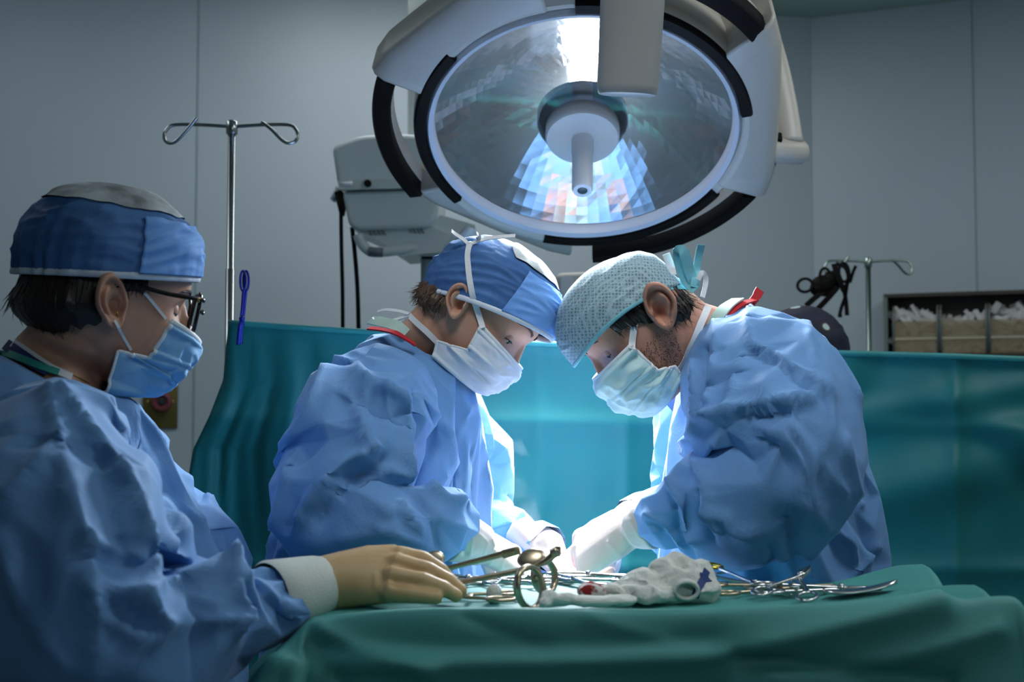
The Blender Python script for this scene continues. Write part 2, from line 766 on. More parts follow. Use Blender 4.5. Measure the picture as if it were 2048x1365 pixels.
# the lamp's own light
key = area_light('surgical_lamp_beam', lp(0, 0, 0.15), lp(0, 0.02, 1.0), 0.32, 10.5, (0.94, 0.96, 1.0), spread=26, shape='DISK')
key2 = area_light('surgical_lamp_spill', lp(0, 0, 0.15), lp(0, 0, 1.0), 0.46, 22.0, (0.84, 0.92, 1.0), spread=104, shape='DISK')

# added beam: unseen satellite lamp above the frame, assumed from the front arm
area_light('unseen_satellite_beam', (0.02, 0.95, 2.50), (0.14, 1.85, 1.15), 0.40, 0.95, (0.92, 0.96, 1.0), spread=55, shape='DISK')

# hanging joint of another lamp arm, in front of the glass
J = at(1255, 190, 1.72)
J1 = at(1266, -20, 1.695)
hj = thing('lamp_arm_joint', 'cream cylinder hanging down in front of the round lamp glass', 'lamp arm', J)
axj = (J1 - J).normalized()
mb = MB().lathe([(0.036, 0.001), (0.041, 0.0), (0.0435, 0.003), (0.0445, 0.012), (0.0465, 0.16), (0.047, 0.40), (0.047, 0.55)], J, axj, 48)
mb.build('cylinder', mat('grey_cream_enamel', (0.36, 0.355, 0.34), 0.4, var=0.03, vscale=5), hj, auto=50)
q = J + axj * 0.55
mb = MB().lathe([(0.03, -0.05), (0.03, CEIL - q.z - 0.02), (0.07, CEIL - q.z - 0.018), (0.07, CEIL - q.z)], q, (0, 0, 1), 32)
mb.build('ceiling_tube', M_CREAM, hj, auto=50)

# ------------------------------------------------------------------ ceiling pendant behind
M_PEND = mat('pendant_enamel', (0.52, 0.58, 0.56), 0.35, var=0.03, vscale=3)
M_PENDD = mat('pendant_seam', (0.22, 0.25, 0.22), 0.6, var=0.05)
PY = 3.1
pb = thing('ceiling_pendant', 'cream equipment pendant box on a ceiling column behind the left side of the round lamp', 'pendant', at(770, 380, PY))
c0 = at(854, 300, PY + 0.12)
mb = MB().lathe([(0.053, -0.02), (0.053, CEIL - c0.z - 0.03), (0.11, CEIL - c0.z - 0.028), (0.11, CEIL - c0.z)], c0, (0, 0, 1), 40)
mb.build('column', M_PEND, pb, auto=50)


def px_prism(pix, Y, dy, bev=0.0):
    """extrude a pixel outline standing at depth Y by dy in depth"""
    n = len(pix)
    a = [at(x, y, Y) for x, y in pix]
    b = [p + Vector((0, dy, 0)) for p in a]
    m_ = MB()
    m_.add(a + b, [tuple(range(n)), tuple(range(2 * n - 1, n - 1, -1))] + [(i, i + n, (i + 1) % n + n, (i + 1) % n) for i in range(n)])
    return m_


def rounded(pix, r, k=4):
    """rounds the corners of a pixel outline"""
    out = []
    n = len(pix)
    for i in range(n):
        p = Vector((*pix[i], 0))
        a = Vector((*pix[i - 1], 0))
        b = Vector((*pix[(i + 1) % n], 0))
        rr = min(r, (a - p).length * 0.45, (b - p).length * 0.45)
        p0 = p + (a - p).normalized() * rr
        p1 = p + (b - p).normalized() * rr
        for j in range(k + 1):
            t = j / k
            q = p0 * (1 - t) ** 2 + p * 2 * t * (1 - t) + p1 * t * t
            out.append((q.x, q.y))
    return out


def bevel_mod(o, w, seg=2, ang=40):
    b = o.modifiers.new('b', 'BEVEL')
    b.width = w
    b.segments = seg
    b.limit_method = 'ANGLE'
    b.angle_limit = R(ang)
    return o


o = px_prism(rounded([(663, 291), (720, 270), (800, 266), (880, 272), (890, 300), (886, 374), (676, 379)], 16), PY, 0.30).build('upper_shell', M_PEND, pb, auto=35)
bevel_mod(o, 0.012, 3)
o = px_prism(rounded([(683, 382), (884, 377), (872, 440), (858, 455), (715, 461), (697, 450)], 14), PY + 0.012, 0.26).build('lower_shell', M_PEND, pb, auto=35)
bevel_mod(o, 0.012, 3)
o = px_prism([(676, 361), (886, 356), (886, 374), (677, 380)], PY - 0.004, 0.01).build('label_strip', mat('pendant_strip', (0.46, 0.52, 0.46), 0.4, var=0.04), pb, auto=35)
o = px_prism([(682, 364), (705, 363), (705, 371), (683, 372)], PY - 0.006, 0.004).build('plate', M_WHITER, pb)
kc = at(736, 368, PY - 0.004)
MB().lathe([(0.0095, -0.004), (0.0095, 0.012), (0.006, 0.014)], kc, (0, -1, 0), 24).build('knob', M_BLACKP, pb, auto=40)
# underside with vents, sloping arm, lower tray
o = px_prism([(714, 462), (858, 456), (905, 470), (880, 505), (808, 512), (768, 486)], PY + 0.03, 0.2).build('underside', M_PEND, pb, auto=35)
for k in range(4):
    px_prism([(735 + k * 9, 460), (741 + k * 9, 460), (746 + k * 9, 470), (740 + k * 9, 470)], PY + 0.026, 0.006).build('vent', M_PENDD, pb)
    px_prism([(815 + k * 8, 457), (820 + k * 8, 457), (826 + k * 8, 466), (821 + k * 8, 466)], PY + 0.026, 0.006).build('vent', M_PENDD, pb)
o = px_prism([(880, 430), (950, 450), (948, 492), (905, 512), (836, 512), (850, 460)], PY + 0.05, 0.12).build('spring_arm', M_PEND, pb, auto=35)
# bent handle tube
tb = [at(716, 470, PY + 0.02), at(722, 485, PY + 0.02), at(734, 499, PY + 0.02), at(752, 505, PY + 0.02), at(800, 500, PY + 0.03), at(850, 492, PY + 0.05)]
MB().tube(catmull(tb, 6), 0.0135, 16).build('handle', M_PEND, pb)
MB().tube([at(737, 504, PY + 0.005), at(766, 506, PY + 0.008)], 0.012, 16).build('handle_end', mat('grey_cap', (0.09, 0.10, 0.13), 0.4), pb)
# down post behind the woman's cap
a = at(855, 505, PY + 0.1)
MB().lathe([(0.018, -0.55), (0.018, 0.0), (0.028, 0.004), (0.028, 0.03)], a, (0, 0, 1), 24).build('post', mat('green_grey_enamel', (0.22, 0.30, 0.28), 0.4), pb, auto=50)
MB().box(at(855, 512, PY + 0.09), (0.03, 0.05, 0.02), None, 0.004).build('clamp', M_BLACKP, pb)
# plug and two black cables
o = px_prism([(660, 398), (672, 372), (680, 380), (668, 403)], PY + 0.05, 0.03).build('flap', M_WHITER, pb)
o = px_prism(rounded([(668, 384), (684, 380), (690, 408), (686, 430), (679, 430)], 3), PY + 0.02, 0.03).build('plug', M_BLACKP, pb)
MB().tube(catmull([at(682, 428, PY + .03), at(683, 500, PY + .03), at(685, 580, PY + .03), at(686, 700, PY + .03), at(690, 900, PY + 0.03)], 6), 0.0052, 10).build('cable', M_BLACKP, pb)
MB().tube(catmull([at(704, 455, PY + .05), at(709, 500, PY + .05), at(715, 580, PY + .05), at(718, 700, PY + .05), at(722, 900, PY + .05)], 6), 0.0058, 10).build('cable', M_BLACKP, pb)

# cream joint tube just above the woman's cap (lamp yoke stub)
MB().tube([at(920, 492, 2.5), at(944, 458, 2.5)], 0.016, 16).build('stub_tube', M_PEND, lamp)
# ------------------------------------------------------------------ teal drapes
M_TEAL = mat('teal_drape_cloth', (0.012, 0.17, 0.165), 0.5, var=0.10, vscale=3, bump=0.12, bscale=250, spec=0.35)
M_TEALT = mat('green_table_drape_cloth', (0.085, 0.34, 0.31), 0.55, var=0.06, vscale=4, bump=0.15, bscale=300, spec=0.3)
M_STEEL = mat('polished_steel', (0.62, 0.64, 0.62), 0.22, metal=1.0, var=0.05)
M_CHROME = mat('chrome_tube', (0.42, 0.44, 0.43), 0.24, metal=1.0, var=0.0)

# IV poles


def iv_pole(name, label, px, pytop, Y, rad, span_l, span_r, dy, tm):
    base = at(px, pytop, Y)
    t = thing(name, label, 'iv pole', (base.x, base.y, 0), 'iv poles')
    b = Vector((base.x, base.y, 0))
    MB().lathe([(rad * 0.9, 0.03), (rad * 0.9, base.z)], b, (0, 0, 1), 24).build('pole', tm, t)
    MB().lathe([(rad * 1.08, 0.05), (rad * 1.08, base.z - 0.30)], b, (0, 0, 1), 24).build('sleeve', tm, t)
    MB().lathe([(rad * 1.2, -0.020), (rad * 1.35, -0.018), (rad * 1.35, 0.006), (rad * 0.9, 0.009)], base, (0, 0, 1), 24).build('collar', tm, t)
    w = rad * 0.42
    for sg, sp in ((-1, span_l), (1, span_r)):
        loop = [base + Vector((0, 0, -.004)), base + Vector((sg * sp * 0.45, 0, 0)), base + Vector((sg * sp * 0.86, -0.004, -0.001)), base + Vector((sg * sp * 0.97, -0.008, -0.012)),
                base + Vector((sg * sp, -0.01, -0.024)), base + Vector((sg * sp * 0.97, -0.014, -0.037)), base + Vector((sg * sp * 0.88, -0.018, -0.042)),
                base + Vector((sg * sp * 0.78, -0.02, -0.036)), base + Vector((sg * sp * 0.62, -0.024, -0.014)), base + Vector((sg * sp * 0.48, -0.026, 0.010 if sg < 0 else 0.0))]
        MB().tube(catmull(loop, 7), w, 10).build('hook', tm, t)
    for k in range(5):
        an = 2 * math.pi * k / 5 + 0.3
        e = b + Vector((math.cos(an) * 0.26, math.sin(an) * 0.26, 0.055))
        lg = MB().tube([b + Vector((0, 0, 0.10)), e], 0.012, 10).build('leg', tm, t)
        MB().lathe([(0.02, -0.012), (0.026, -0.006), (0.026, 0.006), (0.02, 0.012)], e + Vector((0, 0, -0.029)), (math.sin(an), -math.cos(an), 0), 16).build('caster', M_BLACKP, lg)
    return t


iv_pole('iv_pole', 'chrome drip pole with two loop hooks standing at the left end of the teal screen', 464, 250, 2.46, 0.0088, 0.137, 0.138, 0, M_CHROME)
M_GRNPOLE = mat('greenish_steel_tube', (0.30, 0.38, 0.33), 0.25, metal=1.0, var=0.05)
iv_pole('iv_pole', 'thin greenish drip pole behind the right surgeon, black straps on its hook', 1736, 522, 3.55, 0.0085, 0.132, 0.128, 0, M_GRNPOLE)

# the upright teal screen behind the surgeons
SY = 2.36


def screen_top(px):
    return interp([458, 600, 740, 900, 1080, 1300, 1690, 1900, 2048, 2300], [646, 656, 665, 678, 688, 697, 707, 713, 719, 730], px)


LE_Y = [640, 700, 760, 830, 900, 960, 1030, 1200, 1500]
LE_X = [458, 452, 447, 420, 386, 376, 366, 350, 340]
P = []
NU, NV = 210, 150
for i in range(NU):
    u = i / (NU - 1)
    row = []
    for j in range(NV):
        v = j / (NV - 1)
        ptop = screen_top(458 + (2330 - 458) * u)
        py = ptop + (1560 - ptop) * v
        x0 = interp(LE_Y, LE_X, py)
        px = x0 + (2330 - x0) * u
        Y = SY + 0.02 * math.sin(px * 0.004 + 1)
        # gathered folds near the left corner
        dl = max(0.0, 1 - (px - x0) / 330.0)
        s = (px - x0) / (1 + 1.4 * v)
        Y += dl * min(1, v * 4) * (0.055 * noise.noise(Vector((s * 0.022, v * 1.2, 2.2))) - 0.030 * abs(noise.noise(Vector((s * 0.030 - v * 1.5, v * 0.8, 7.2)))) + 0.010 * noise.noise(Vector((s * 0.07, v * 2.0, 4.4))))
        Y += 0.16 * dl * v * v
        # fold creases pressed into the sheet
        for yc, tilt, a in ((846, 0.012, 0.018), (1137, 0.004, 0.018)):
            d = abs(py - (yc + tilt * (px - 1300) * (1 if yc < 900 else 1)))
            Y -= a * math.exp(-d / 20.0) - 0.35 * a * math.exp(-d / 6.0)
        for xc, a in ((1253, 0.010), (1912, 0.014), (1080, 0.006)):
            Y -= a * math.exp(-abs(px - xc) / 20.0)
        # diagonal sags on the right
        for k, (xa, ya, xb, yb, a, w) in enumerate([(1700, 740, 2100, 900, 0.022, 45), (1700, 830, 2150, 760, 0.015, 30), (1720, 1000, 2200, 870, 0.03, 60), (1760, 760, 2200, 1010, -0.02, 50)]):
            t_ = max(0, min(1, ((px - xa) * (xb - xa) + (py - ya) * (yb - ya)) / ((xb - xa) ** 2 + (yb - ya) ** 2)))
            d = math.hypot(px - xa - t_ * (xb - xa), py - ya - t_ * (yb - ya))
            Y -= a * math.exp(-(d / w) ** 2)
        # soft large undulation
        Y += 0.012 * noise.noise(Vector((px * 0.0035, py * 0.003, 3.1))) + 0.006 * noise.noise(Vector((px * 0.011, py * 0.008, 8.7)))
        if v < 0.035:
            Y -= 0.010 * (1 - v / 0.035) ** 2
        row.append(at(px, py, Y))
    P.append(row)
scr = grid_obj('screen_drape', P, M_TEAL, th=0.0025)
tag(scr, 'tall teal cloth screen hanging upright behind the two surgeons', 'drape')
# thickened hem along the top
pts = [Vector(P[i][0]) + Vector((0, -0.002, 0.0)) for i in range(0, NU, 3)]
o = MB().tube(pts, (0.006, 0.004), 8).build('hem', mat('teal_hem', (0.03, 0.26, 0.25), 0.5, var=0.08), None)
o.parent = scr

# blue clamp that holds the corner of the screen
M_BLUE = mat('blue_anodised_clamp', (0.008, 0.02, 0.30), 0.35, metal=0.3, var=0.05)
cb = at(482, 690, 2.30)
cl = thing('towel_clamp', 'blue ring-handled towel clamp gripping the top left corner of the teal screen', 'clamp', cb)
for px0, tilt in ((486, 0), (492, 1)):
    ring = [at(px0 + 5.5 * math.cos(a_), 562 + 20 * math.sin(a_), 2.30 + 0.004 * tilt) for a_ in [2 * math.pi * k / 20 for k in range(20)]]
    MB().tube(ring, 0.0024, 8, closed=True).build('finger_ring', M_BLUE, cl)
MB().tube(catmull([at(487, 580, 2.30), at(485, 610, 2.30), at(482, 640, 2.30), at(479, 660, 2.30), at(476, 690, 2.30)], 5), [0.003] * 12 + [0.0045] * 9, 8).build('shank', M_BLUE, cl)
MB().tube(catmull([at(492, 580, 2.305), at(489, 610, 2.305), at(486, 640, 2.305), at(482, 660, 2.305), at(481, 688, 2.305)], 5), [0.003] * 12 + [0.0045] * 9, 8).build('shank', M_BLUE, cl)
MB().ball(at(484, 638, 2.298), 0.006).build('pivot', M_BLUE, cl)

# ------------------------------------------------------------------ instrument table and its drape
TX0, TX1, TY0, TY1, TZ = -0.205, 0.505, 1.225, 1.515, 1.150
tab = thing('instrument_table', 'instrument stand hidden under the green drape in the foreground', 'table', ((TX0 + TX1) / 2, 1.37, 0))
MB().box(((TX0 + TX1) / 2, 1.37, TZ - 0.018), (TX1 - TX0 - 0.03, TY1 - TY0 - 0.03, 0.022), None, 0.01).build('tray', M_STEEL, tab, auto=40)
MB().tube([(0.15, 1.37, TZ - 0.03), (0.15, 1.37, 0.06)], 0.02, 20).build('post', M_STEEL, tab)
MB().box((0.15, 1.37, 0.045), (0.55, 0.06, 0.03), None, 0.008).box((-0.10, 1.37, 0.045), (0.05, 0.42, 0.03), None, 0.008).box((0.40, 1.37, 0.045), (0.05, 0.42, 0.03), None, 0.008).build('base', M_STEEL, tab, auto=40)
for cx in (-0.10, 0.40):
    for cy in (1.18, 1.56):
        MB().lathe([(0.02, -0.011), (0.028, -0.006), (0.028, 0.006), (0.02, 0.011)], (cx, cy, 0.0295), (1, 0, 0), 20).build('caster', M_BLACKP, tab)


def fold_ramp(x):
    return 1 - math.exp(-max(0.0, x))


def table_surface(s, t):
    sx = (s - TX1) if s > TX1 else (s - TX0) if s < TX0 else 0.0
    ty = (t - TY1) if t > TY1 else (t - TY0) if t < TY0 else 0.0
    x, y, z = min(max(s, TX0), TX1), min(max(t, TY0), TY1), TZ
    d = math.hypot(sx, ty)
    # raised rim under the cloth along the front, and swags on the right
    z += 0.018 * math.exp(-((max(0, t - TY0)) / 0.035) ** 2) * min(1.0, fold_ramp((s - TX0 + 0.02) / 0.05))
    z += 0.010 * math.exp(-((TX1 - s) / 0.05) ** 2) if s < TX1 else 0.010
    z += 0.006 * noise.noise(Vector((s * 5.0, t * 7.0, 1.3))) * (1.0 if d > 0 else 0.5)
    if s > 0.30:
        z += 0.012 * (s - 0.30) / 0.2 * math.sin((t - 1.25) * 38 + s * 22) * (1 if t > 1.30 else max(0, (t - 1.24) / 0.06))
    if d > 1e-6:
        ux, uy = sx / d, ty / d
        r0 = 0.014
        drop = math.sqrt(d * d + r0 * r0) - r0
        flare = 0.10 if sx >= 0 else 0.72
        an = math.atan2(abs(uy), abs(ux) + 1e-9)
        corner = math.sin(2 * an)
        out = 0.016 * (1 - math.exp(-d / 0.02)) + flare * drop * (1 if sx != 0 else 0.0) + 0.10 * drop * abs(uy)
        out += corner * drop * (0.20 + 0.13 * math.sin(an * 9.0))
        if sx == 0:
            out += 0.025 * min(1, drop / 0.12) * noise.noise(Vector((s * 6.0, drop * 4.0, 5.5))) + 0.012 * min(1, drop / 0.3) * math.sin(s * 26 + 1.2)
        else:
            out += 0.012 * min(1, drop / 0.1) * math.sin((t * 24) + 2)
        x += ux * out
        y += uy * out
        z -= drop
    return Vector((x, y, z + 0.002))


S_ = [TX0 - 0.55 + 0.55 * (1 - (1 - i / 44) ** 1.4) for i in range(45)][:-1] + [TX0 + (TX1 - TX0) * i / 130 for i in range(131)] + [TX1 + 0.55 * (i / 34) ** 1.4 for i in range(1, 35)]
T_ = [TY0 - 0.58 * (1 - i / 70) ** 1.4 for i in range(70)] + [TY0 + (TY1 - TY0) * i / 50 for i in range(51)] + [TY1 + 0.35 * (i / 20) ** 1.3 for i in range(1, 21)]
P = [[table_surface(s, t) for t in T_] for s in S_]
tdr = grid_obj('table_drape', P, M_TEALT)
tag(tdr, 'green cloth drape spread over the instrument table in the foreground', 'drape')
fix_normals(tdr.data)
if get_no(tdr.data)[:, 2].mean() < 0:
    tdr.data.flip_normals()
bvh = BVHTree.FromObject(tdr, bpy.context.evaluated_depsgraph_get())
SP = lambda *p: surf_points(bvh, p)
crease(tdr.data, [
    (SP((560, 1335), (800, 1328), (1100, 1322), (1400, 1312), (1500, 1300), (1700, 1252), (1880, 1216)), 0.018, 0.022),
    (SP((1475, 1316), (1600, 1330), (1750, 1350), (1900, 1362)), 0.012, -0.022),
    (SP((640, 1290), (900, 1300), (1200, 1292), (1420, 1282)), 0.024, -0.016),
    (SP((610, 1228), (640, 1262), (720, 1300), (860, 1345)), 0.012, 0.016),
    (SP((575, 1262), (600, 1310), (680, 1355)), 0.010, -0.013),
    (SP((1560, 1362), (1750, 1330), (1900, 1290), (1990, 1262)), 0.016, 0.014),
    (SP((930, 1232), (1000, 1262), (1090, 1300)), 0.010, -0.005),
    (SP((1180, 1235), (1260, 1262), (1330, 1282)), 0.012, 0.005),
])
s_ = tdr.modifiers.new('t', 'SOLIDIFY')
s_.thickness = 0.0016
s_.offset = 0
# ------------------------------------------------------------------ people: shared builders
M_SKIN = mat('skin', (0.56, 0.30, 0.20), 0.5, var=0.10, vscale=25, bump=0.10, bscale=400, sss=0.12, spec=0.4)
M_SKINM = mat('ruddy_skin', (0.55, 0.27, 0.19), 0.5, var=0.14, vscale=30, bump=0.15, bscale=350, sss=0.12, spec=0.4)
M_HAIRD = mat('dark_brown_hair', (0.016, 0.008, 0.006), 0.45, var=0.5, vscale=40)
M_HAIRB = mat('light_brown_hair', (0.11, 0.062, 0.034), 0.5, var=0.5, vscale=40)
M_HAIRK = mat('black_hair', (0.010, 0.007, 0.006), 0.45, var=0.5, vscale=40)
M_GOWN = mat('blue_gown_fabric', (0.145, 0.315, 0.60), 0.72, var=0.05, vscale=6, bump=0.22, bscale=420, spec=0.25, sheen=0.15, crumple=0.12, cscale=13.0)
M_WHITEF = mat('white_nonwoven', (0.78, 0.80, 0.82), 0.75, var=0.04, bump=0.2, bscale=300, spec=0.2)
M_MASKB = mat('light_blue_mask', (0.26, 0.50, 0.76), 0.75, var=0.05, bump=0.2, bscale=300, spec=0.2)
M_MASKW = mat('white_mask', (0.74, 0.78, 0.86), 0.75, var=0.03, bump=0.2, bscale=300, spec=0.2)
M_MASKG = mat('pale_green_mask', (0.62, 0.84, 0.84), 0.75, var=0.05, bump=0.2, bscale=300, spec=0.2)
M_GLOVEB = mat('beige_latex_glove', (0.56, 0.37, 0.17), 0.42, var=0.06, vscale=30, bump=0.12, bscale=120, spec=0.45, sss=0.05)
M_GLOVEW = mat('pale_latex_glove', (0.66, 0.56, 0.50), 0.40, var=0.05, vscale=30, bump=0.12, bscale=120, spec=0.45, sss=0.05)
M_CUFFW = mat('white_knit_cuff', (0.60, 0.64, 0.58), 0.8, var=0.06, bump=0.4, bscale=500)
M_EYEW = mat('eye_white', (0.75, 0.72, 0.70), 0.2, var=0.0)
M_IRIS = mat('brown_iris', (0.045, 0.025, 0.015), 0.15, var=0.2)
M_LASH = mat('lashes', (0.01, 0.006, 0.005), 0.6, var=0.0)
M_BROW = mat('eyebrow_hair', (0.10, 0.045, 0.028), 0.7, var=0.3)


def head_frame(ear_px, Year, fwd_img, psi, scale, ear_side, roll=0.0):
    """matrix head -> world; fwd_img = facing direction in the picture plane (x right, y down), psi > 0 turns away from us"""
    f = Vector((fwd_img[0], -fwd_img[1]))
    f.normalize()
    fw = Vector((f.x * math.cos(psi), math.sin(psi), f.y * math.cos(psi))).normalized()
    up0 = Vector((-f.y, 0, f.x)) if f.x > 0 else Vector((f.y, 0, -f.x))
    if roll:
        up0 = (up0 + Vector((0, roll, 0))).normalized()
    up = (up0 - fw * up0.dot(fw)).normalized()
    lf = up.cross(fw)
    M = Matrix((fw, lf, up)).transposed().to_4x4() @ Matrix.Scale(scale, 4)
    ear = M @ Vector((-0.008, 0.074 * ear_side, -0.008))
    t = at(ear_px[0], ear_px[1], Year) - ear
    return Matrix.Translation(t) @ M


HZ = [-0.120, -0.113, -0.100, -0.085, -0.065, -0.045, -0.02, 0.0, 0.03, 0.06, 0.085, 0.102, 0.112, 0.1165]
HF = [0.070, 0.082, 0.090, 0.091, 0.0895, 0.0915, 0.091, 0.0885, 0.0955, 0.094, 0.080, 0.056, 0.030, 0.006]
HB = [0.035, 0.012, -0.008, -0.030, -0.058, -0.078, -0.090, -0.096, -0.101, -0.098, -0.084, -0.062, -0.036, -0.012]
HW = [0.014, 0.028, 0.040, 0.050, 0.058, 0.064, 0.0695, 0.072, 0.0755, 0.0755, 0.067, 0.050, 0.030, 0.008]


LOWK, HIK, NOSEK, EARK, EAROFF, HBK = 1.0, 1.0, 1.0, 1.0, 0.0, 1.0  # per-person height of the lower face and of the skull, nose and ear size


def squash(p):
    if p.z < -0.02:
        p.z = -0.02 + (p.z + 0.02) * LOWK
    elif p.z > 0.02:
        p.z = 0.02 + (p.z - 0.02) * HIK
    return p


def head_surf(th, z, off=0.0):
    """point on the bare head at heading th (0 = face, + = left) and height z"""
    return squash(head_surf0(th, z, off))


def head_surf0(th, z, off=0.0):
    xf, xb, hw = interp(HZ, HF, z), interp(HZ, HB, z), interp(HZ, HW, z)
    if xb < 0:
        xb *= HBK
    c, s = math.cos(th), math.sin(th)
    xc = (xf + xb) / 2 - 0.006
    x = xc + ((xf - xc) if c > 0 else (xc - xb)) * math.copysign(abs(c) ** 0.85, c)
    y = hw * math.copysign(abs(s) ** 0.9, s)
    n = Vector((c / max(0.01, (xf - xb) / 2), s / max(0.01, hw), 0)).normalized()
    zz = 0.0
    if z > 0.03:
        k = min(1, (z - 0.03) / 0.085)
        n = Vector((n.x * (1 - k * k), n.y * (1 - k * k), k)).normalized()
    return Vector((x, y, z)) + n * off


def gauss(co, c, s):
    d = (co - np.array(c)) / np.array(s)
    return np.exp(-(d * d).sum(1))


def ear_mesh(side):
    """pinna in head coordinates"""
    vs, fs = [], []
    nr, na = 15, 44
    for i in range(nr + 1):
        r = i / nr * 1.0
        for k in range(na):
            a = 2 * math.pi * k / na
            # a = 0 front (towards face), pi/2 up
            ca, sa = math.cos(a), math.sin(a)
            rho_x = 0.0165 if ca > 0 else 0.0205
            rho_z = 0.033 if sa > 0 else 0.030
            if sa < 0:
                rho_x *= 1 - 0.35 * (-sa)
            X = ca * rho_x * r
            Z = sa * rho_z * r
            helix = 0.0075 * math.exp(-((r - 0.86) / 0.13) ** 2) * (1.0 if sa > -0.55 else max(0.0, 1 - (-0.55 - sa) * 3.0)) * (1 if ca < 0.75 else 0.45)
            anti = 0.0075 * math.exp(-((r - 0.52) / 0.12) ** 2) * max(0.0, -ca * 0.8 + 0.25) * (1 if sa > -0.75 else 0.4)
            bowl = -0.016 * math.exp(-(((X - 0.002) / 0.0085) ** 2 + ((Z + 0.004) / 0.0105) ** 2))
            scapha = -0.005 * math.exp(-((r - 0.70) / 0.08) ** 2) * (1 if sa > -0.5 else 0.2)
            fossa = -0.004 * math.exp(-(((X - 0.001) / 0.006) ** 2 + ((Z - 0.018) / 0.006) ** 2))
            tragus = 0.009 * math.exp(-(((X - 0.0115) / 0.0035) ** 2 + ((Z + 0.003) / 0.006) ** 2))
            lobe = 0.003 * math.exp(-(((X - 0.002) / 0.010) ** 2 + ((Z + 0.024) / 0.007) ** 2))
            h = helix + anti + bowl + scapha + fossa + tragus + lobe
            vs.append((X, Z, h))
    base = len(vs)
    for k in range(na):  # back side
        X, Z, h = vs[nr * na + k]
        vs.append((X * 1.02, Z * 1.02, h - 0.005))
    for k in range(na):
        X, Z, h = vs[nr * na + k]
        vs.append((X * 0.72 + 0.004, Z * 0.75, -0.026))
    for i in range(nr):
        for k in range(na):
            l = (k + 1) % na
            fs.append((i * na + k, i * na + l, (i + 1) * na + l, (i + 1) * na + k))
    for q, (a0, b0) in enumerate(((nr * na, base), (base, base + na))):
        for k in range(na):
            l = (k + 1) % na
            fs.append((a0 + k, a0 + l, b0 + l, b0 + k))
    out = []
    tilt, flare = R(20), R(26)
    for X, Z, h in vs:
        X, Z = X * EARK, Z * EARK
        x = X * math.cos(tilt) - Z * math.sin(tilt)
        z = X * math.sin(tilt) + Z * math.cos(tilt)
        h2 = h + (-x) * math.tan(flare) * (1 if x < 0 else 0.6)
        out.append(Vector((-0.012 + x, side * (0.0835 + EAROFF + h2), -0.008 + z)))
    return out, fs


def eyelids(side, open_top=-8, open_bot=-34, R0=0.0129):
    c = Vector((0.0665, side * 0.0315, -0.003))
    vs, fs = [], []

    def patch(e0, e1, n=8):
        b = len(vs)
        m = 18
        for i in range(n + 1):
            for k in range(m + 1):
                az = R(-78 + 156 * k / m)
                ee = e0 + (e1 - e0) * i / n
                # lid edges meet at the corners
                ec = -18
                w = math.cos(az * 0.95) ** 0.6
                el = R(ec + (ee - ec) * (w if abs(ee) < 60 else 1))
                vs.append(c + Vector((math.cos(el) * math.cos(az), math.cos(el) * math.sin(az) * side, math.sin(el))) * R0)
        for i in range(n):
            for k in range(m):
                q = b + i * (m + 1) + k
                fs.append((q, q + 1, q + m + 2, q + m + 1))
    patch(85, open_top)
    patch(-85, open_bot)
    return vs, fs, c


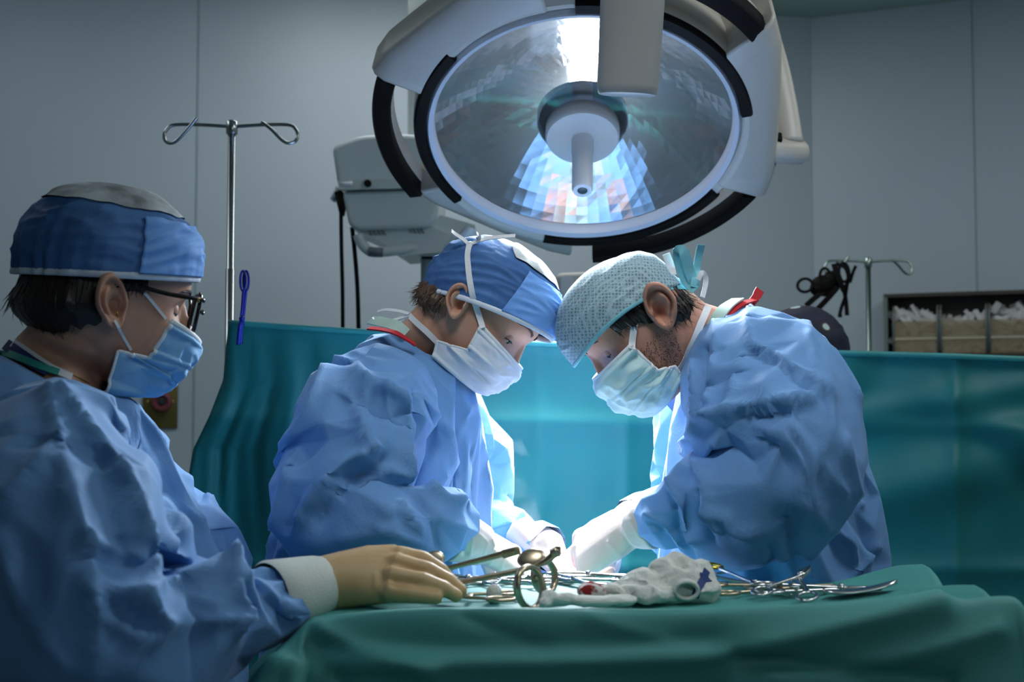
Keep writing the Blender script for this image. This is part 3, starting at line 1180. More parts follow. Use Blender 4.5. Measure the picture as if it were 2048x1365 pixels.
def build_body(person, M, skin, spine, arms, legs, gaze=True, vox=0.0032, eyes=(1, -1), stub=False, lid=(-8, -34), lash=False):
    """one continuous skin: head, neck, trunk, arms, legs"""
    mb = MB()
    rs = []
    zs = np.concatenate([np.linspace(-0.120, 0.10, 46), [0.104, 0.108, 0.112, 0.1150, 0.1165]])
    for z in zs:
        rs.append([head_surf0(2 * math.pi * k / 64, z) for k in range(64)])
    mb.rings(rs)
    # nose
    def tri(xb, xt, z, w, k=12):
        r = []
        xt = 0.091 + (xt - 0.091) * NOSEK
        for i in range(k):
            a = 2 * math.pi * i / k
            y = math.cos(a) * w
            t = (math.sin(a) + 1) / 2
            r.append(Vector((xb + (xt - xb) * t, y * (1 - 0.35 * t), z)))
        return r
    mb.rings([tri(0.070, 0.093, 0.018, 0.010), tri(0.070, 0.098, 0.004, 0.009), tri(0.070, 0.108, -0.015, 0.011), tri(0.070, 0.118, -0.030, 0.0135),
              tri(0.070, 0.1225, -0.040, 0.0165), tri(0.070, 0.116, -0.047, 0.0165), tri(0.070, 0.100, -0.051, 0.012)])
    # lips
    mb.ball((0.089, 0, -0.0685), (0.009, 0.024, 0.006), 16, 8)
    mb.ball((0.087, 0, -0.0775), (0.009, 0.020, 0.006), 16, 8)
    vs = [v.copy() for v in mb.v]
    co = np.array([v[:] for v in vs])
    no = np.zeros_like(co)
    no[:, 0] = 1
    d = 0.0032 * (gauss(co, (0.095, 0.028, 0.020), (0.02, 0.02, 0.008)) + gauss(co, (0.095, -0.028, 0.020), (0.02, 0.02, 0.008)))
    d -= 0.0060 * (gauss(co, (0.08, 0.0315, -0.003), (0.03, 0.016, 0.0125)) + gauss(co, (0.08, -0.0315, -0.003), (0.03, 0.016, 0.0125)))
    d += 0.003 * (gauss(co, (0.07, 0.046, -0.032), (0.03, 0.018, 0.014)) + gauss(co, (0.07, -0.046, -0.032), (0.03, 0.018, 0.014)))
    d += 0.004 * gauss(co, (0.09, 0, -0.104), (0.02, 0.018, 0.012))
    co += no * d[:, None]
    mb.v = [M @ squash(Vector(c)) for c in co]
    # neck into trunk
    sc = M.to_scale().x
    arms = [[(p - Vector((0, 0, 0.006)), r) for p, r in ch] for ch in arms]
    nk = [M @ Vector((-0.030 * HBK, 0, 0.0)), M @ Vector((-0.030 * HBK, 0, -0.06))] + [Vector(p[0]) for p in spine]
    rr = [0.052 * sc, 0.055 * sc] + [p[1] for p in spine]
    mb.tube(nk, rr, 28)
    for ch in arms:
        mb.tube([p[0] for p in ch], [p[1] for p in ch], 18)
    for ch in legs:
        mb.tube([p[0] for p in ch], [p[1] for p in ch], 18)
    o = mb.build('body', skin, person)
    voxel(o, vox, 3, 0.5)
    # ears and lids grow on afterwards, too fine for the voxel skin
    me = o.data
    bm = bmesh.new()
    bm.from_mesh(me)
    off = -o.location - world_loc(person)
    for s in (1, -1):
        v_, f_ = ear_mesh(s)
        q = [bm.verts.new(M @ v) for v in v_]
        for f in f_:
            try:
                fc = bm.faces.new([q[i] for i in f])
                fc.smooth = True
            except ValueError:
                pass
        v_, f_, c = eyelids(s, *lid)
        q = [bm.verts.new(M @ v) for v in v_]
        for f in f_:
            fc = bm.faces.new([q[i] for i in f])
            fc.smooth = True
    bmesh.ops.recalc_face_normals(bm, faces=bm.faces[:])
    bm.to_mesh(me)
    bm.free()
    for s in eyes:
        c = Vector((0.0665, s * 0.0315, -0.003))
        e = MB().ball(M @ c, 0.0121 * sc, 24, 16).build('eye', M_EYEW, person)
        g = (M.to_3x3() @ Vector((math.cos(R(-24)), 0, math.sin(R(-24))))).normalized()
        MB().lathe([(0.0062 * sc, 0.0100 * sc), (0.0060 * sc, 0.01165 * sc), (0.003 * sc, 0.01255 * sc), (0.0005, 0.0126 * sc)], M @ c, g, 20).build('iris', M_IRIS, e)
        # lashes along the upper lid
        mbl = MB()
        line = []
        for k in range(21):
            az = R(-74 + 148 * k / 20)
            w = math.cos(az * 0.95) ** 0.6
            el = R(-18 + (lid[0] - 1 + 18) * w)
            p0 = c + Vector((math.cos(el) * math.cos(az), math.cos(el) * math.sin(az) * s, math.sin(el))) * 0.0130
            line.append(M @ p0)
            if k % 2 == 0 and lash:
                dd = Vector((math.cos(az) * 0.8, math.sin(az) * s * 0.7, -0.75)).normalized()
                mbl.tube([M @ p0, M @ (p0 + dd * 0.002), M @ (p0 + dd * 0.0042 + Vector((0.0006, 0, 0.0006)))], [0.0005, 0.0004, 0.0002], 5)
        mbl.tube(line, 0.0007, 6)
        low = []
        for k in range(15):
            az = R(-66 + 132 * k / 14)
            w = math.cos(az * 0.95) ** 0.6
            el = R(-18 + (lid[1] + 18) * w)
            low.append(M @ (c + Vector((math.cos(el) * math.cos(az), math.cos(el) * math.sin(az) * s, math.sin(el))) * 0.0131))
        mbl.tube(low, 0.0003, 5)
        mbl.build('eyelashes', M_LASH, e)
    return o


def brow(person, M, m, body, s, n=120, lift=0.0):
    mb = MB()
    random.seed(5)
    b = bvh_of(body)
    fw = (M.to_3x3() @ Vector((1, 0, 0))).normalized()
    for k in range(n):
        t = k / (n - 1)
        y = s * (0.012 + 0.037 * t)
        z = 0.018 + lift + 0.008 * math.sin(t * 2.3) - 0.003 * t + random.uniform(-0.0022, 0.0022) * (1 - 0.6 * t)
        h = b.ray_cast(M @ Vector((0.20, y, z)), -fw)
        if h[0] is None:
            continue
        d = M.to_3x3() @ Vector((-0.003 * t, s * 0.0045, 0.0022 - 0.004 * t))
        p = h[0] + h[1] * 0.0005
        mb.tube([p, p + d * 0.5 + h[1] * 0.0010, p + d + h[1] * 0.0006], [0.0005, 0.0005, 0.0002], 5)
    mb.build('eyebrow', m, person)


def bvh_of(*objs):
    vs, fs = [], []
    for o in objs:
        w = world_loc(o)
        n = len(vs)
        vs += [v.co + w for v in o.data.vertices]
        fs += [tuple(i + n for i in p.vertices) for p in o.data.polygons]
    return BVHTree.FromPolygons(vs, fs)


def cap_pt(th, t, c):
    """c: dict(front, back, side rim heights; ax, ay, az radii; puff, back_puff)"""
    a = c.get('ctr', (-0.004, 0.0, 0.022))
    zr = c['mid'] + c['amp'] * math.cos(th) + c.get('side', 0.0) * math.sin(th) ** 2
    l0 = math.asin(max(-0.9, min(0.9, (zr - a[2]) / c['az'])))
    lat = l0 + (math.pi / 2 - l0) * t
    k = math.sin(math.pi * min(1, t * 1.0)) ** 0.7
    back = max(0.0, -math.cos(th))
    s = 1.0 + c['puff'] * k + c['back_puff'] * back * k
    # gathers at the rim
    g = c['gather'] * math.exp(-t * 5.0) * (math.sin(th * 23 + 2 * math.sin(th * 5)) * 0.5 + math.sin(th * 41 + 1) * 0.3) * (0.3 + back)
    s += g
    p = Vector((math.cos(lat) * math.cos(th) * c['ax'], math.cos(lat) * math.sin(th) * c['ay'], math.sin(lat) * c['az'])) * s
    q = p * 12.0 + Vector((c['seed'], 0, 0))
    w = noise.noise(Vector((q.x * 1.0, q.y * 1.0, q.z * 2.4)))
    w2 = 1 - abs(noise.noise(Vector((q.x * 2.0 + 9, q.y * 2.0, q.z * 4.0)))) * 2
    w3 = 1 - abs(noise.noise(Vector((th * 1.6 + c['seed'], t * 11.0 + 0.8 * math.sin(th * 2.3), 4.0)))) * 2.4
    w += w3 * 0.95 * math.sin(math.pi * min(1, t * 1.6)) if t < 0.62 else 0
    p += p.normalized() * (c['wr'] * (w * 0.8 + 0.5 * w2 * k))
    return p + Vector(a)


CAPBVH = None


def over_head(p, M, c, gap=0.0035):
    """keep the cap clear of the skull beneath it"""
    o = M @ Vector(c.get('ctr', (0, 0, 0.02)))
    w = M @ p
    d = (w - o).normalized()
    h = CAPBVH.ray_cast(o + d * 0.3, -d)
    if h[0] is not None and (h[0] - o).length + gap > (w - o).length:
        return M.inverted() @ (h[0] + d * gap)
    return p


def cap_shell(name, person, M, c, m, th0, th1, t0, t1, off=0.0, nth=180, nt=84, th_=0.0012, parent=None):
    P = []
    full = abs(th1 - th0) > 6.28
    for i in range(nth + 1):
        th = th0 + (th1 - th0) * i / nth
        row = []
        for j in range(nt + 1):
            t = t0 + (t1 - t0) * j / nt
            tt = t(th) if callable(t) else t
            p = cap_pt(th, tt, c)
            if CAPBVH is not None and (tt > 0.20 or (math.cos(th) < -0.52 and tt > 0.02)):
                p = over_head(p, M, c)
            p += (p - Vector(c.get('ctr', (-0.004, 0, 0.022)))).normalized() * off
            row.append(M @ p)
        P.append(row)
    o = grid_obj(name, P, m, parent or person)
    fix_normals(o.data)
    s = o.modifiers.new('thickness', 'SOLIDIFY')
    s.thickness = th_
    s.offset = -1
    return o


def cap_edge(name, parent, M, c, m, r=(0.0022, 0.0045), t=0.0):
    pts = [M @ cap_pt(2 * math.pi * k / 120, t, c) for k in range(120)]
    mb = MB()
    ctr = M @ Vector(c.get('ctr', (0, 0, 0.02)))
    up = (M.to_3x3() @ Vector((0, 0, 1))).normalized()
    rs = []
    for i, p in enumerate(pts):
        n = (p - ctr)
        n = (n - up * n.dot(up)).normalized()
        rs.append([p + n * (r[0] * math.cos(a)) + up * (r[1] * math.sin(a)) for a in [2 * math.pi * j / 10 for j in range(10)]])
    rs.append(rs[0])
    mb.rings(rs, False, False)
    return mb.build(name, m, parent)


def build_mask(person, M, m, side, prof=None, pleats=1.0, seed=0.0, edge_m=None, asym=0.0):
    """side: list of 4 (x, z, |y|) for the gathered side edge from the upper tie to the lower corner"""
    if prof is None:
        prof = [(0.0, 0.113, -0.012), (0.12, 0.129, -0.030), (0.28, 0.135, -0.048), (0.5, 0.127, -0.078), (0.75, 0.110, -0.110), (0.92, 0.086, -0.126), (1.0, 0.068, -0.128)]
    pu = [p[0] for p in prof]
    su = [0.0, 0.45, 0.80, 1.0]
    nu, nv = 70, 90
    P = []
    for j in range(nv + 1):
        v = -1 + 2 * j / nv
        row = []
        for i in range(nu + 1):
            u = i / nu
            cx, cz = interp(pu, [p[1] for p in prof], u), interp(pu, [p[2] for p in prof], u)
            sx, sz, sy = interp(su, [s[0] for s in side], u), interp(su, [s[1] for s in side], u), interp(su, [s[2] for s in side], u)
            av = abs(v)
            w = av ** 1.6
            x = cx + (sx - cx) * w
            z = cz + (sz - cz) * (av ** 1.5)
            y = math.copysign(sy * math.sin(min(1, av) * math.pi / 2) ** 0.92, v)
            # pleats: horizontal folds which fan out from the side gathers, and soft dents
            n_ = Vector((1 - 0.75 * w, v * 0.9, -0.15 - 0.5 * (u - 0.4))).normalized()
            s_ = (u - 0.5) / (1 - 0.55 * w)
            pl = 0.0028 * (abs(((u * 3.4 + 0.1) % 1.0) - 0.35) < 0.08) * (0.25 + w) * pleats
            cr = noise.noise(Vector((u * 5 + seed, v * 3.4, seed))) * 0.005 + (1 - 2 * abs(noise.noise(Vector((u * 4 + 7 + seed, v * 4.2, 2.0))))) * 0.0035
            cr *= min(1, 6 * u) * min(1, 6 * (1 - u)) * (0.5 + 0.5 * min(1, (1 - av) * 4))
            p = Vector((x, y, z)) + n_ * (pl + cr * pleats)
            row.append(M @ p)
        P.append(row)
    o = grid_obj('mask', P, m, person)
    fix_normals(o.data)
    sd = o.modifiers.new('t', 'SOLIDIFY')
    sd.thickness = 0.0014
    sd.offset = 0
    em = edge_m or M_WHITEF
    # bound edges
    nrm = M.to_3x3() @ Vector((1, 0, 0))
    top = [P[j][0] for j in range(0, nv + 1)]
    MB().tube(top, (0.0032, 0.0016), 8).build('top_binding', em, o)
    for jj in (0, nv):
        MB().tube(P[jj], (0.0028, 0.0016), 8).build('side_binding', em, o)
    return o, P


def tape(name, parent, m, pix, bvh, width, off=0.0015, extra0=None, extra1=None, th=0.0005):
    """flat tie laid on what the camera sees at those pixels"""
    pts, ns = [], []
    o = Vector((0, 0, CAM_H))
    if extra0:
        pts.append(Vector(extra0))
        ns.append(None)
    fine = []
    for i in range(len(pix) - 1):
        for k in range(5):
            t = k / 5
            fine.append((pix[i][0] * (1 - t) + pix[i + 1][0] * t, pix[i][1] * (1 - t) + pix[i + 1][1] * t))
    fine.append(pix[-1])
    for px, py in fine:
        d = (at(px, py, 1.0) - o).normalized()
        h = bvh.ray_cast(o, d)
        if h[0] is None:
            continue
        n = h[1]
        if n.dot(d) > 0:
            n = -n
        pts.append(h[0] + n * off - d * 0.001)
        ns.append(n)
    if extra1:
        pts.append(Vector(extra1))
        ns.append(None)
    if len(pts) < 3:
        return None
    for i in range(len(ns)):
        if ns[i] is None:
            ns[i] = ns[i + 1] if i + 1 < len(ns) and ns[i + 1] is not None else ns[i - 1]
    # smooth
    for _ in range(3):
        pts = [pts[0]] + [(pts[i - 1] + pts[i] * 2 + pts[i + 1]) / 4 for i in range(1, len(pts) - 1)] + [pts[-1]]
        ns = [ns[0]] + [(ns[i - 1] + ns[i] * 2 + ns[i + 1]).normalized() for i in range(1, len(ns) - 1)] + [ns[-1]]
    return MB().ribbon(pts, width, ns, th).build(name, m, parent, smooth=True, auto=40)


def hair_shell(person, M, m, th0, th1, z1, z0, off, name='hair', seed=1.0, strands=120, strand_len=0.02, out=0.006, mstr=None, rad=0.0006):
    """mass of hair on the head between headings th0..th1; z1(th) upper and z0(th) lower edge"""
    nth, nz = 90, 26
    P = []
    for i in range(nth + 1):
        th = th0 + (th1 - th0) * i / nth
        row = []
        for j in range(nz + 1):
            t = j / nz
            zb = z0(th) + 0.006 * noise.noise(Vector((th * 9, seed, 0)))
            z = z1(th) + (zb - z1(th)) * t
            edge = min(1, 8 * i / nth, 8 * (nth - i) / nth)
            of = (0.002 + off * min(1, t * 1.9) ** 1.5 * (1 - 0.5 * max(0, t - 0.7) / 0.3)) * (0.25 + 0.75 * edge)
            of += 0.0022 * noise.noise(Vector((th * 26, z * 12, seed))) + 0.0012 * noise.noise(Vector((th * 70, z * 18, seed + 4)))
            row.append(M @ head_surf(th, max(z, -0.118), max(-0.002, of)))
        P.append(row)
    o = grid_obj(name, P, m, person)
    fix_normals(o.data)
    random.seed(int(seed * 10))
    mb = MB()
    for k in range(strands):
        i = random.randint(2, nth - 2)
        j = random.randint(2, nz)
        p = P[i][j]
        d = (P[i][min(nz, j)] - P[i][max(0, j - 6)]).normalized()
        th = th0 + (th1 - th0) * i / nth
        n = (M.to_3x3() @ Vector((math.cos(th), math.sin(th), 0))).normalized()
        L = strand_len * random.uniform(0.5, 1.3)
        sd = n.cross(d) * random.uniform(-0.35, 0.35)
        o1 = random.uniform(0.1, 1.0) * out
        mb.tube([p - d * L, p + n * (0.0008), p + (d + sd) * L * 0.6 + n * o1 * 0.5, p + (d + sd * 1.6) * L + n * o1], [rad, rad, rad * 0.8, rad * 0.2], 5)
    if strands:
        mb.build('strands', mstr or m, o)
    return o


# ---- hands
def local_hand(fr, curls, spreads, thumb, side=1, scale=1.0, lens=(0.070, 0.078, 0.072, 0.056)):
    """fr: matrix hand -> world (x to the fingers, y to the thumb side, z back of the hand)"""
    mcp = [(0.092, 0.031, 0.001), (0.096, 0.010, 0.004), (0.092, -0.011, 0.002), (0.084, -0.030, -0.002)]
    chains = []
    for i in range(4):
        p = Vector(mcp[i])
        a = 0.0
        pts = [Vector((mcp[i][0] - 0.03, mcp[i][1] * 0.9, 0.0)), p.copy()]
        rad = [0.0095, 0.0102]
        for q, f in enumerate((0.46, 0.30, 0.24)):
            a += R(curls[i][q])
            d = Vector((math.cos(a), math.sin(R(spreads[i])) * math.cos(a), -math.sin(a))).normalized()
            p = p + d * (lens[i] * f)
            pts.append(p.copy())
            rad.append((0.0094, 0.0086, 0.0072)[q] * (0.92 if i == 3 else 1))
        chains.append((pts, rad))
    tp = [Vector((0.012, 0.018, -0.006))] + [Vector(t) for t in thumb]
    chains.append((tp, [0.014, 0.0135, 0.0105, 0.0088][:len(tp)]))
    palm = [((-0.055, 0, 0), 0.030, 0.022), ((-0.02, 0, 0), 0.029, 0.020), ((0.0, 0, 0), 0.031, 0.019), ((0.03, 0, 0.001), 0.038, 0.018), ((0.065, 0, 0.001), 0.041, 0.015), ((0.092, 0, 0), 0.039, 0.011), ((0.099, 0, 0), 0.030, 0.006)]
    out = MB()
    rings = []
    for c, w, h in palm:
        rings.append([fr @ (Vector((c[0], c[1] + w * math.cos(a) * scale, c[2] + h * math.sin(a)))) for a in [2 * math.pi * k / 24 for k in range(24)]])
    out.rings(rings)
    for pts, rad in chains:
        add_finger(out, [fr @ p for p in pts], [r * scale for r in rad])
    return out


def add_finger(mb, pts, rad):
    """tapered digit with knuckle swellings and a round tip"""
    P, Rr = [], []
    for i in range(len(pts) - 1):
        for k in range(6):
            t = k / 6
            P.append(Vector(pts[i]).lerp(Vector(pts[i + 1]), t))
            r = rad[i] * (1 - t) + rad[i + 1] * t
            Rr.append(r * (1 - 0.07 * math.sin(math.pi * t)))
    P.append(Vector(pts[-1]))
    Rr.append(rad[-1])
    for _ in range(2):
        P = [P[0]] + [(P[i - 1] + P[i] * 2 + P[i + 1]) / 4 for i in range(1, len(P) - 1)] + [P[-1]]
    d = (P[-1] - P[-2]).normalized()
    r = rad[-1]
    for a in (25, 50, 70, 84):
        P.append(Vector(pts[-1]) + d * r * math.sin(R(a)))
        Rr.append(r * math.cos(R(a)))
    mb.tube(P, Rr, 16)


def frame_from(origin, fwd, up, side=1, scale=1.0):
    f = Vector(fwd).normalized()
    u = Vector(up)
    u = (u - f * u.dot(f)).normalized()
    l = u.cross(f) * side
    return Matrix.Translation(origin) @ Matrix((f, l, u)).transposed().to_4x4() @ Matrix.Scale(scale, 4)


def finish_glove(mb, m, person, wr=None, name='glove', vox=0.0021, label=None, sm=4):
    o = mb.build(name, m, person, label=label)
    voxel(o, vox, sm, 0.5)
    if wr:
        crease(o.data, wr)
    return o


# ---- gowns
def facet(o, ratio, levels=3, sm=2):
    """stiff non-woven cloth: flat facets between soft creases"""
    d = o.modifiers.new('d', 'DECIMATE')
    d.ratio = ratio
    q = o.modifiers.new('q', 'SUBSURF')
    q.subdivision_type = 'SIMPLE'
    q.levels = levels
    s = o.modifiers.new('s', 'SMOOTH')
    s.iterations = sm
    s.factor = 0.5
    bake(o)
    return o


def gown_torso(name, person, m, secs, vox=0.0115, smooth=4):
    mb = MB()
    rings = []
    for f, b, Y, hd in secs:
        pf, pb_ = at(f[0], f[1], Y), at(b[0], b[1], Y)
        c = (pf + pb_) / 2
        hx = (pb_ - pf) / 2
        ring = []
        for k in range(40):
            a = 2 * math.pi * k / 40
            ca, sa = math.cos(a), math.sin(a)
            ring.append(c + hx * math.copysign(abs(ca) ** 0.85, ca) + Vector((0, hd * math.copysign(abs(sa) ** 0.85, sa), 0)))
        rings.append(ring)
    mb.rings(rings)
    o = mb.build(name, m, person)
    voxel(o, vox, smooth, 0.5)
    return o


def gown_sleeve(gown, m, sl, seg=44, step=0.0085):
    pts = catmull([at(p[0], p[1], p[2]) for p in sl], 16)
    rr = np.interp(np.linspace(0, len(sl) - 1, len(pts)), range(len(sl)), [p[3] for p in sl])
    # even spacing along the arm
    L = [0.0]
    for i in range(1, len(pts)):
        L.append(L[-1] + (pts[i] - pts[i - 1]).length)
    n = int(L[-1] / step)
    q, r2 = [], []
    for k in range(n + 1):
        s = L[-1] * k / n
        i = min(len(pts) - 2, max(0, int(np.searchsorted(L, s)) - 1))
        t = (s - L[i]) / max(1e-9, L[i + 1] - L[i])
        q.append(pts[i].lerp(pts[i + 1], t))
        r2.append(float(np.interp(s, L, rr)))
    return MB().tube(q, r2, seg, cap=False).build('sleeve', m, gown)


def fold_points(objs, folds, w=0.016, h=0.010):
    bvh = bvh_of(*objs)
    lst = []
    for f in folds:
        pix = f[0]
        fine = []
        for i in range(len(pix) - 1):
            n = max(2, int(math.hypot(pix[i + 1][0] - pix[i][0], pix[i + 1][1] - pix[i][1]) / 25))
            for k in range(n):
                t = k / n
                fine.append((pix[i][0] * (1 - t) + pix[i + 1][0] * t, pix[i][1] * (1 - t) + pix[i + 1][1] * t))
        fine.append(pix[-1])
        pts = surf_points(bvh, fine)
        if len(pts) > 1:
            lst.append((pts, f[1] if len(f) > 1 else w, f[2] if len(f) > 2 else h))
    return lst


def pxfold(objs, folds, gain=1.0, wgain=1.0):
    """folds: list of ([(px,py)..], width, height) pressed into the surface the camera sees"""
    objs = objs if isinstance(objs, list) else [objs]
    lst = fold_points(objs, folds)
    for o in objs:
        wl = world_loc(o)
        crease(o.data, [([p - wl for p in pts], w * wgain, h * gain) for pts, w, h in lst])


def open_cloth(o, holes, growth=0.07, frames=22, soft=0.12, bend=0.25):
    """cut the openings (point, radius) and let the cloth buckle"""
    wl = world_loc(o)
    bm = bmesh.new()
    bm.from_mesh(o.data)
    kill = [v for v in bm.verts if any((v.co + wl - Vector(c)).length < r for c, r in holes)]
    bmesh.ops.delete(bm, geom=kill, context='VERTS')
    bm.to_mesh(o.data)
    bm.free()
    co = get_co(o.data) + np.array(wl)
    goal = np.full(len(co), soft)
    for c, r in holes:
        d = np.linalg.norm(co - np.array(Vector(c)), axis=1)
        goal = np.maximum(goal, np.clip(1.4 - (d - r) / 0.03, 0, 1))
    cloth_sim(o, growth, goal, frames=frames, bend=bend)
    return o


def sim_sleeve(o, growth=0.14, frames=22, soft=0.10, seg=44):
    n = len(o.data.vertices)
    k = np.arange(n) // seg
    last = k.max()
    goal = np.maximum(soft, np.maximum(1.0 - k / 4.0, 1.0 - (last - k) / 4.0))
    cloth_sim(o, growth, goal, frames=frames, bend=0.25, gravity=0.02)
    return o
# ------------------------------------------------------------------ the three people in gowns
def cap_mat(name, c0, c1, scale=9.0, rough=0.7):
    m = mat(name, tuple((a + b) / 2 for a, b in zip(c0, c1)), rough, var=0.0, bump=0.2, bscale=350, spec=0.2)
    nt = m.node_tree
    tc = nt.nodes.new('ShaderNodeTexCoord')
    nz = nt.nodes.new('ShaderNodeTexNoise')
    nz.inputs['Scale'].default_value = scale
    nz.inputs['Detail'].default_value = 5
    rp = nt.nodes.new('ShaderNodeValToRGB')
    rp.color_ramp.elements[0].position = 0.35
    rp.color_ramp.elements[1].position = 0.66
    rp.color_ramp.elements[0].color = tuple(c0) + (1,)
    rp.color_ramp.elements[1].color = tuple(c1) + (1,)
    nt.links.new(tc.outputs['Object'], nz.inputs['Vector'])
    nt.links.new(nz.outputs['Fac'], rp.inputs['Fac'])
    nt.links.new(rp.outputs['Color'], nt.nodes['Principled BSDF'].inputs['Base Color'])
    return m


M_CAPB = cap_mat('blue_cap_fabric', (0.045, 0.125, 0.31), (0.10, 0.23, 0.50), 10)
M_CAPF = cap_mat('solid_blue_panel', (0.15, 0.34, 0.76), (0.19, 0.40, 0.82), 5)
M_CAPW = cap_mat('white_see_through_mesh', (0.20, 0.22, 0.23), (0.60, 0.65, 0.66), 22)
M_EDGE = mat('white_cap_edging', (0.66, 0.72, 0.80), 0.7, var=0.03)
M_RED = mat('red_neck_binding', (0.55, 0.012, 0.02), 0.6, var=0.05)
M_COLLAR = mat('pale_green_collar', (0.50, 0.68, 0.60), 0.75, var=0.05)

# honeycomb fabric of the man's cap
M_CAPH = mat('honeycomb_cap_fabric', (0.2, 0.33, 0.38), 0.65, var=0.0, spec=0.2)
nt = M_CAPH.node_tree
tc = nt.nodes.new('ShaderNodeTexCoord')
vo = nt.nodes.new('ShaderNodeTexVoronoi')
vo.feature = 'DISTANCE_TO_EDGE'
vo.inputs['Scale'].default_value = 215
vo.inputs['Randomness'].default_value = 0.25
rp = nt.nodes.new('ShaderNodeValToRGB')
rp.color_ramp.elements[0].position = 0.06
rp.color_ramp.elements[1].position = 0.26
rp.color_ramp.elements[0].color = (0.34, 0.48, 0.54, 1)
rp.color_ramp.elements[1].color = (0.14, 0.23, 0.27, 1)
nt.links.new(tc.outputs['Object'], vo.inputs['Vector'])
nt.links.new(vo.outputs['Distance'], rp.inputs['Fac'])
nt.links.new(rp.outputs['Color'], nt.nodes['Principled BSDF'].inputs['Base Color'])
M_TIEG = mat('aqua_tie', (0.16, 0.46, 0.54), 0.7, var=0.1, vscale=60)

M_SHOE = mat('white_clog', (0.5, 0.5, 0.5), 0.6)


def stand_legs(x, y, zhip, fdir):
    out = []
    for s in (1, -1):
        yy = y + s * 0.085
        out.append([((x, yy, zhip), 0.085), ((x + 0.01 * fdir, yy, zhip - 0.25), 0.068), ((x, yy, 0.46), 0.05), ((x - 0.01 * fdir, yy, 0.30), 0.046), ((x, yy, 0.10), 0.033), ((x, yy, 0.04), 0.035), ((x + 0.10 * fdir, yy, 0.03), 0.03), ((x + 0.17 * fdir, yy, 0.025), 0.02)])
    return out


def sleeve_arm(sl, wrist):
    c = catmull([at(p[0], p[1], p[2]) for p in sl], 5)[:-5]
    rr = np.interp(np.linspace(0, len(sl) - 2, len(c)), range(len(sl)), [min(0.030, max(0.019, p[3] * 0.34)) for p in sl])
    return [(c[i], float(rr[i])) for i in range(len(c))] + [(Vector(wrist), 0.020)]


# ======================= woman surgeon
wm_root = at(800, 1000, 1.84)
wm = thing('person', 'person in blue gown bending in from the left, white mask tied over a blue cap', 'person', (wm_root.x, wm_root.y, 0))
WM = head_frame((922, 610), 1.735, (0.78, 0.62), R(-12), 0.96, -1)
LOWK, HIK, NOSEK, EARK = 0.78, 0.97, 0.55, 0.86
sl_near = [(790, 775, 1.76, 0.070), (735, 850, 1.68, 0.086), (700, 940, 1.62, 0.086), (688, 1020, 1.575, 0.068), (745, 1050, 1.575, 0.062), (835, 1052, 1.60, 0.052), (890, 1056, 1.632, 0.043), (930, 1062, 1.655, 0.036)]
sl_far = [(850, 800, 1.96, 0.075), (930, 930, 2.02, 0.075), (975, 1030, 2.00, 0.055), (1030, 1075, 1.93, 0.042), (1095, 1098, 1.86, 0.032)]
w_wr = at(962, 1092, 1.675)
w_wr2 = at(1085, 1102, 1.862)
spine = [(at(850, 705, 1.835), 0.053), (at(800, 770, 1.845), 0.075), (at(785, 850, 1.85), 0.11), (at(790, 950, 1.85), 0.115), (at(790, 1100, 1.85), 0.115), (at(780, 1320, 1.85), 0.12)]
hip = at(780, 1320, 1.85)
w_body = build_body(wm, WM, M_SKIN, spine, [sleeve_arm(sl_near, w_wr), sleeve_arm(sl_far, w_wr2)], stand_legs(hip.x, 1.85, hip.z, 1), lid=(-3, -36), lash=True)
for s in (1, -1):
    brow(wm, WM, M_BROW, w_body, s, 130, 0.004)
secs = [((938, 752), (768, 660), 1.82, 0.070), ((958, 800), (720, 672), 1.83, 0.115), ((970, 860), (655, 712), 1.84, 0.165), ((978, 930), (610, 790), 1.85, 0.185), ((986, 1010), (580, 880), 1.85, 0.185),
        ((986, 1090), (560, 970), 1.85, 0.18), ((984, 1170), (552, 1070), 1.85, 0.175), ((984, 1260), (545, 1180), 1.85, 0.175), ((985, 1500), (540, 1480), 1.85, 0.18), ((990, 2000), (535, 2000), 1.85, 0.20), ((1000, 2350), (530, 2350), 1.85, 0.21)]
w_gown = gown_torso('gown', wm, M_GOWN, secs)
w_sl = [gown_sleeve(w_gown, M_GOWN, q) for q in (sl_near, sl_far)]
wm_holes = [(at(855, 700, 1.825), 0.062), (at(936, 1062, 1.658), 0.034), (at(1100, 1100, 1.858), 0.028), (at(765, 2370, 1.85), 0.10)]
open_cloth(w_gown, wm_holes[:1] + wm_holes[3:], growth=0.09, frames=22, soft=0.10)
ridge_noise(w_gown, [((6.5, 6.5, 3.6), 0.010, 1.0)])
facet(w_gown, 0.055)
for i_, q in enumerate(w_sl):
    sim_sleeve(q)
    ridge_noise(q, [((7.0, 7.0, 5.0), 0.009, 4.0 + i_)])
    facet(q, 0.075)
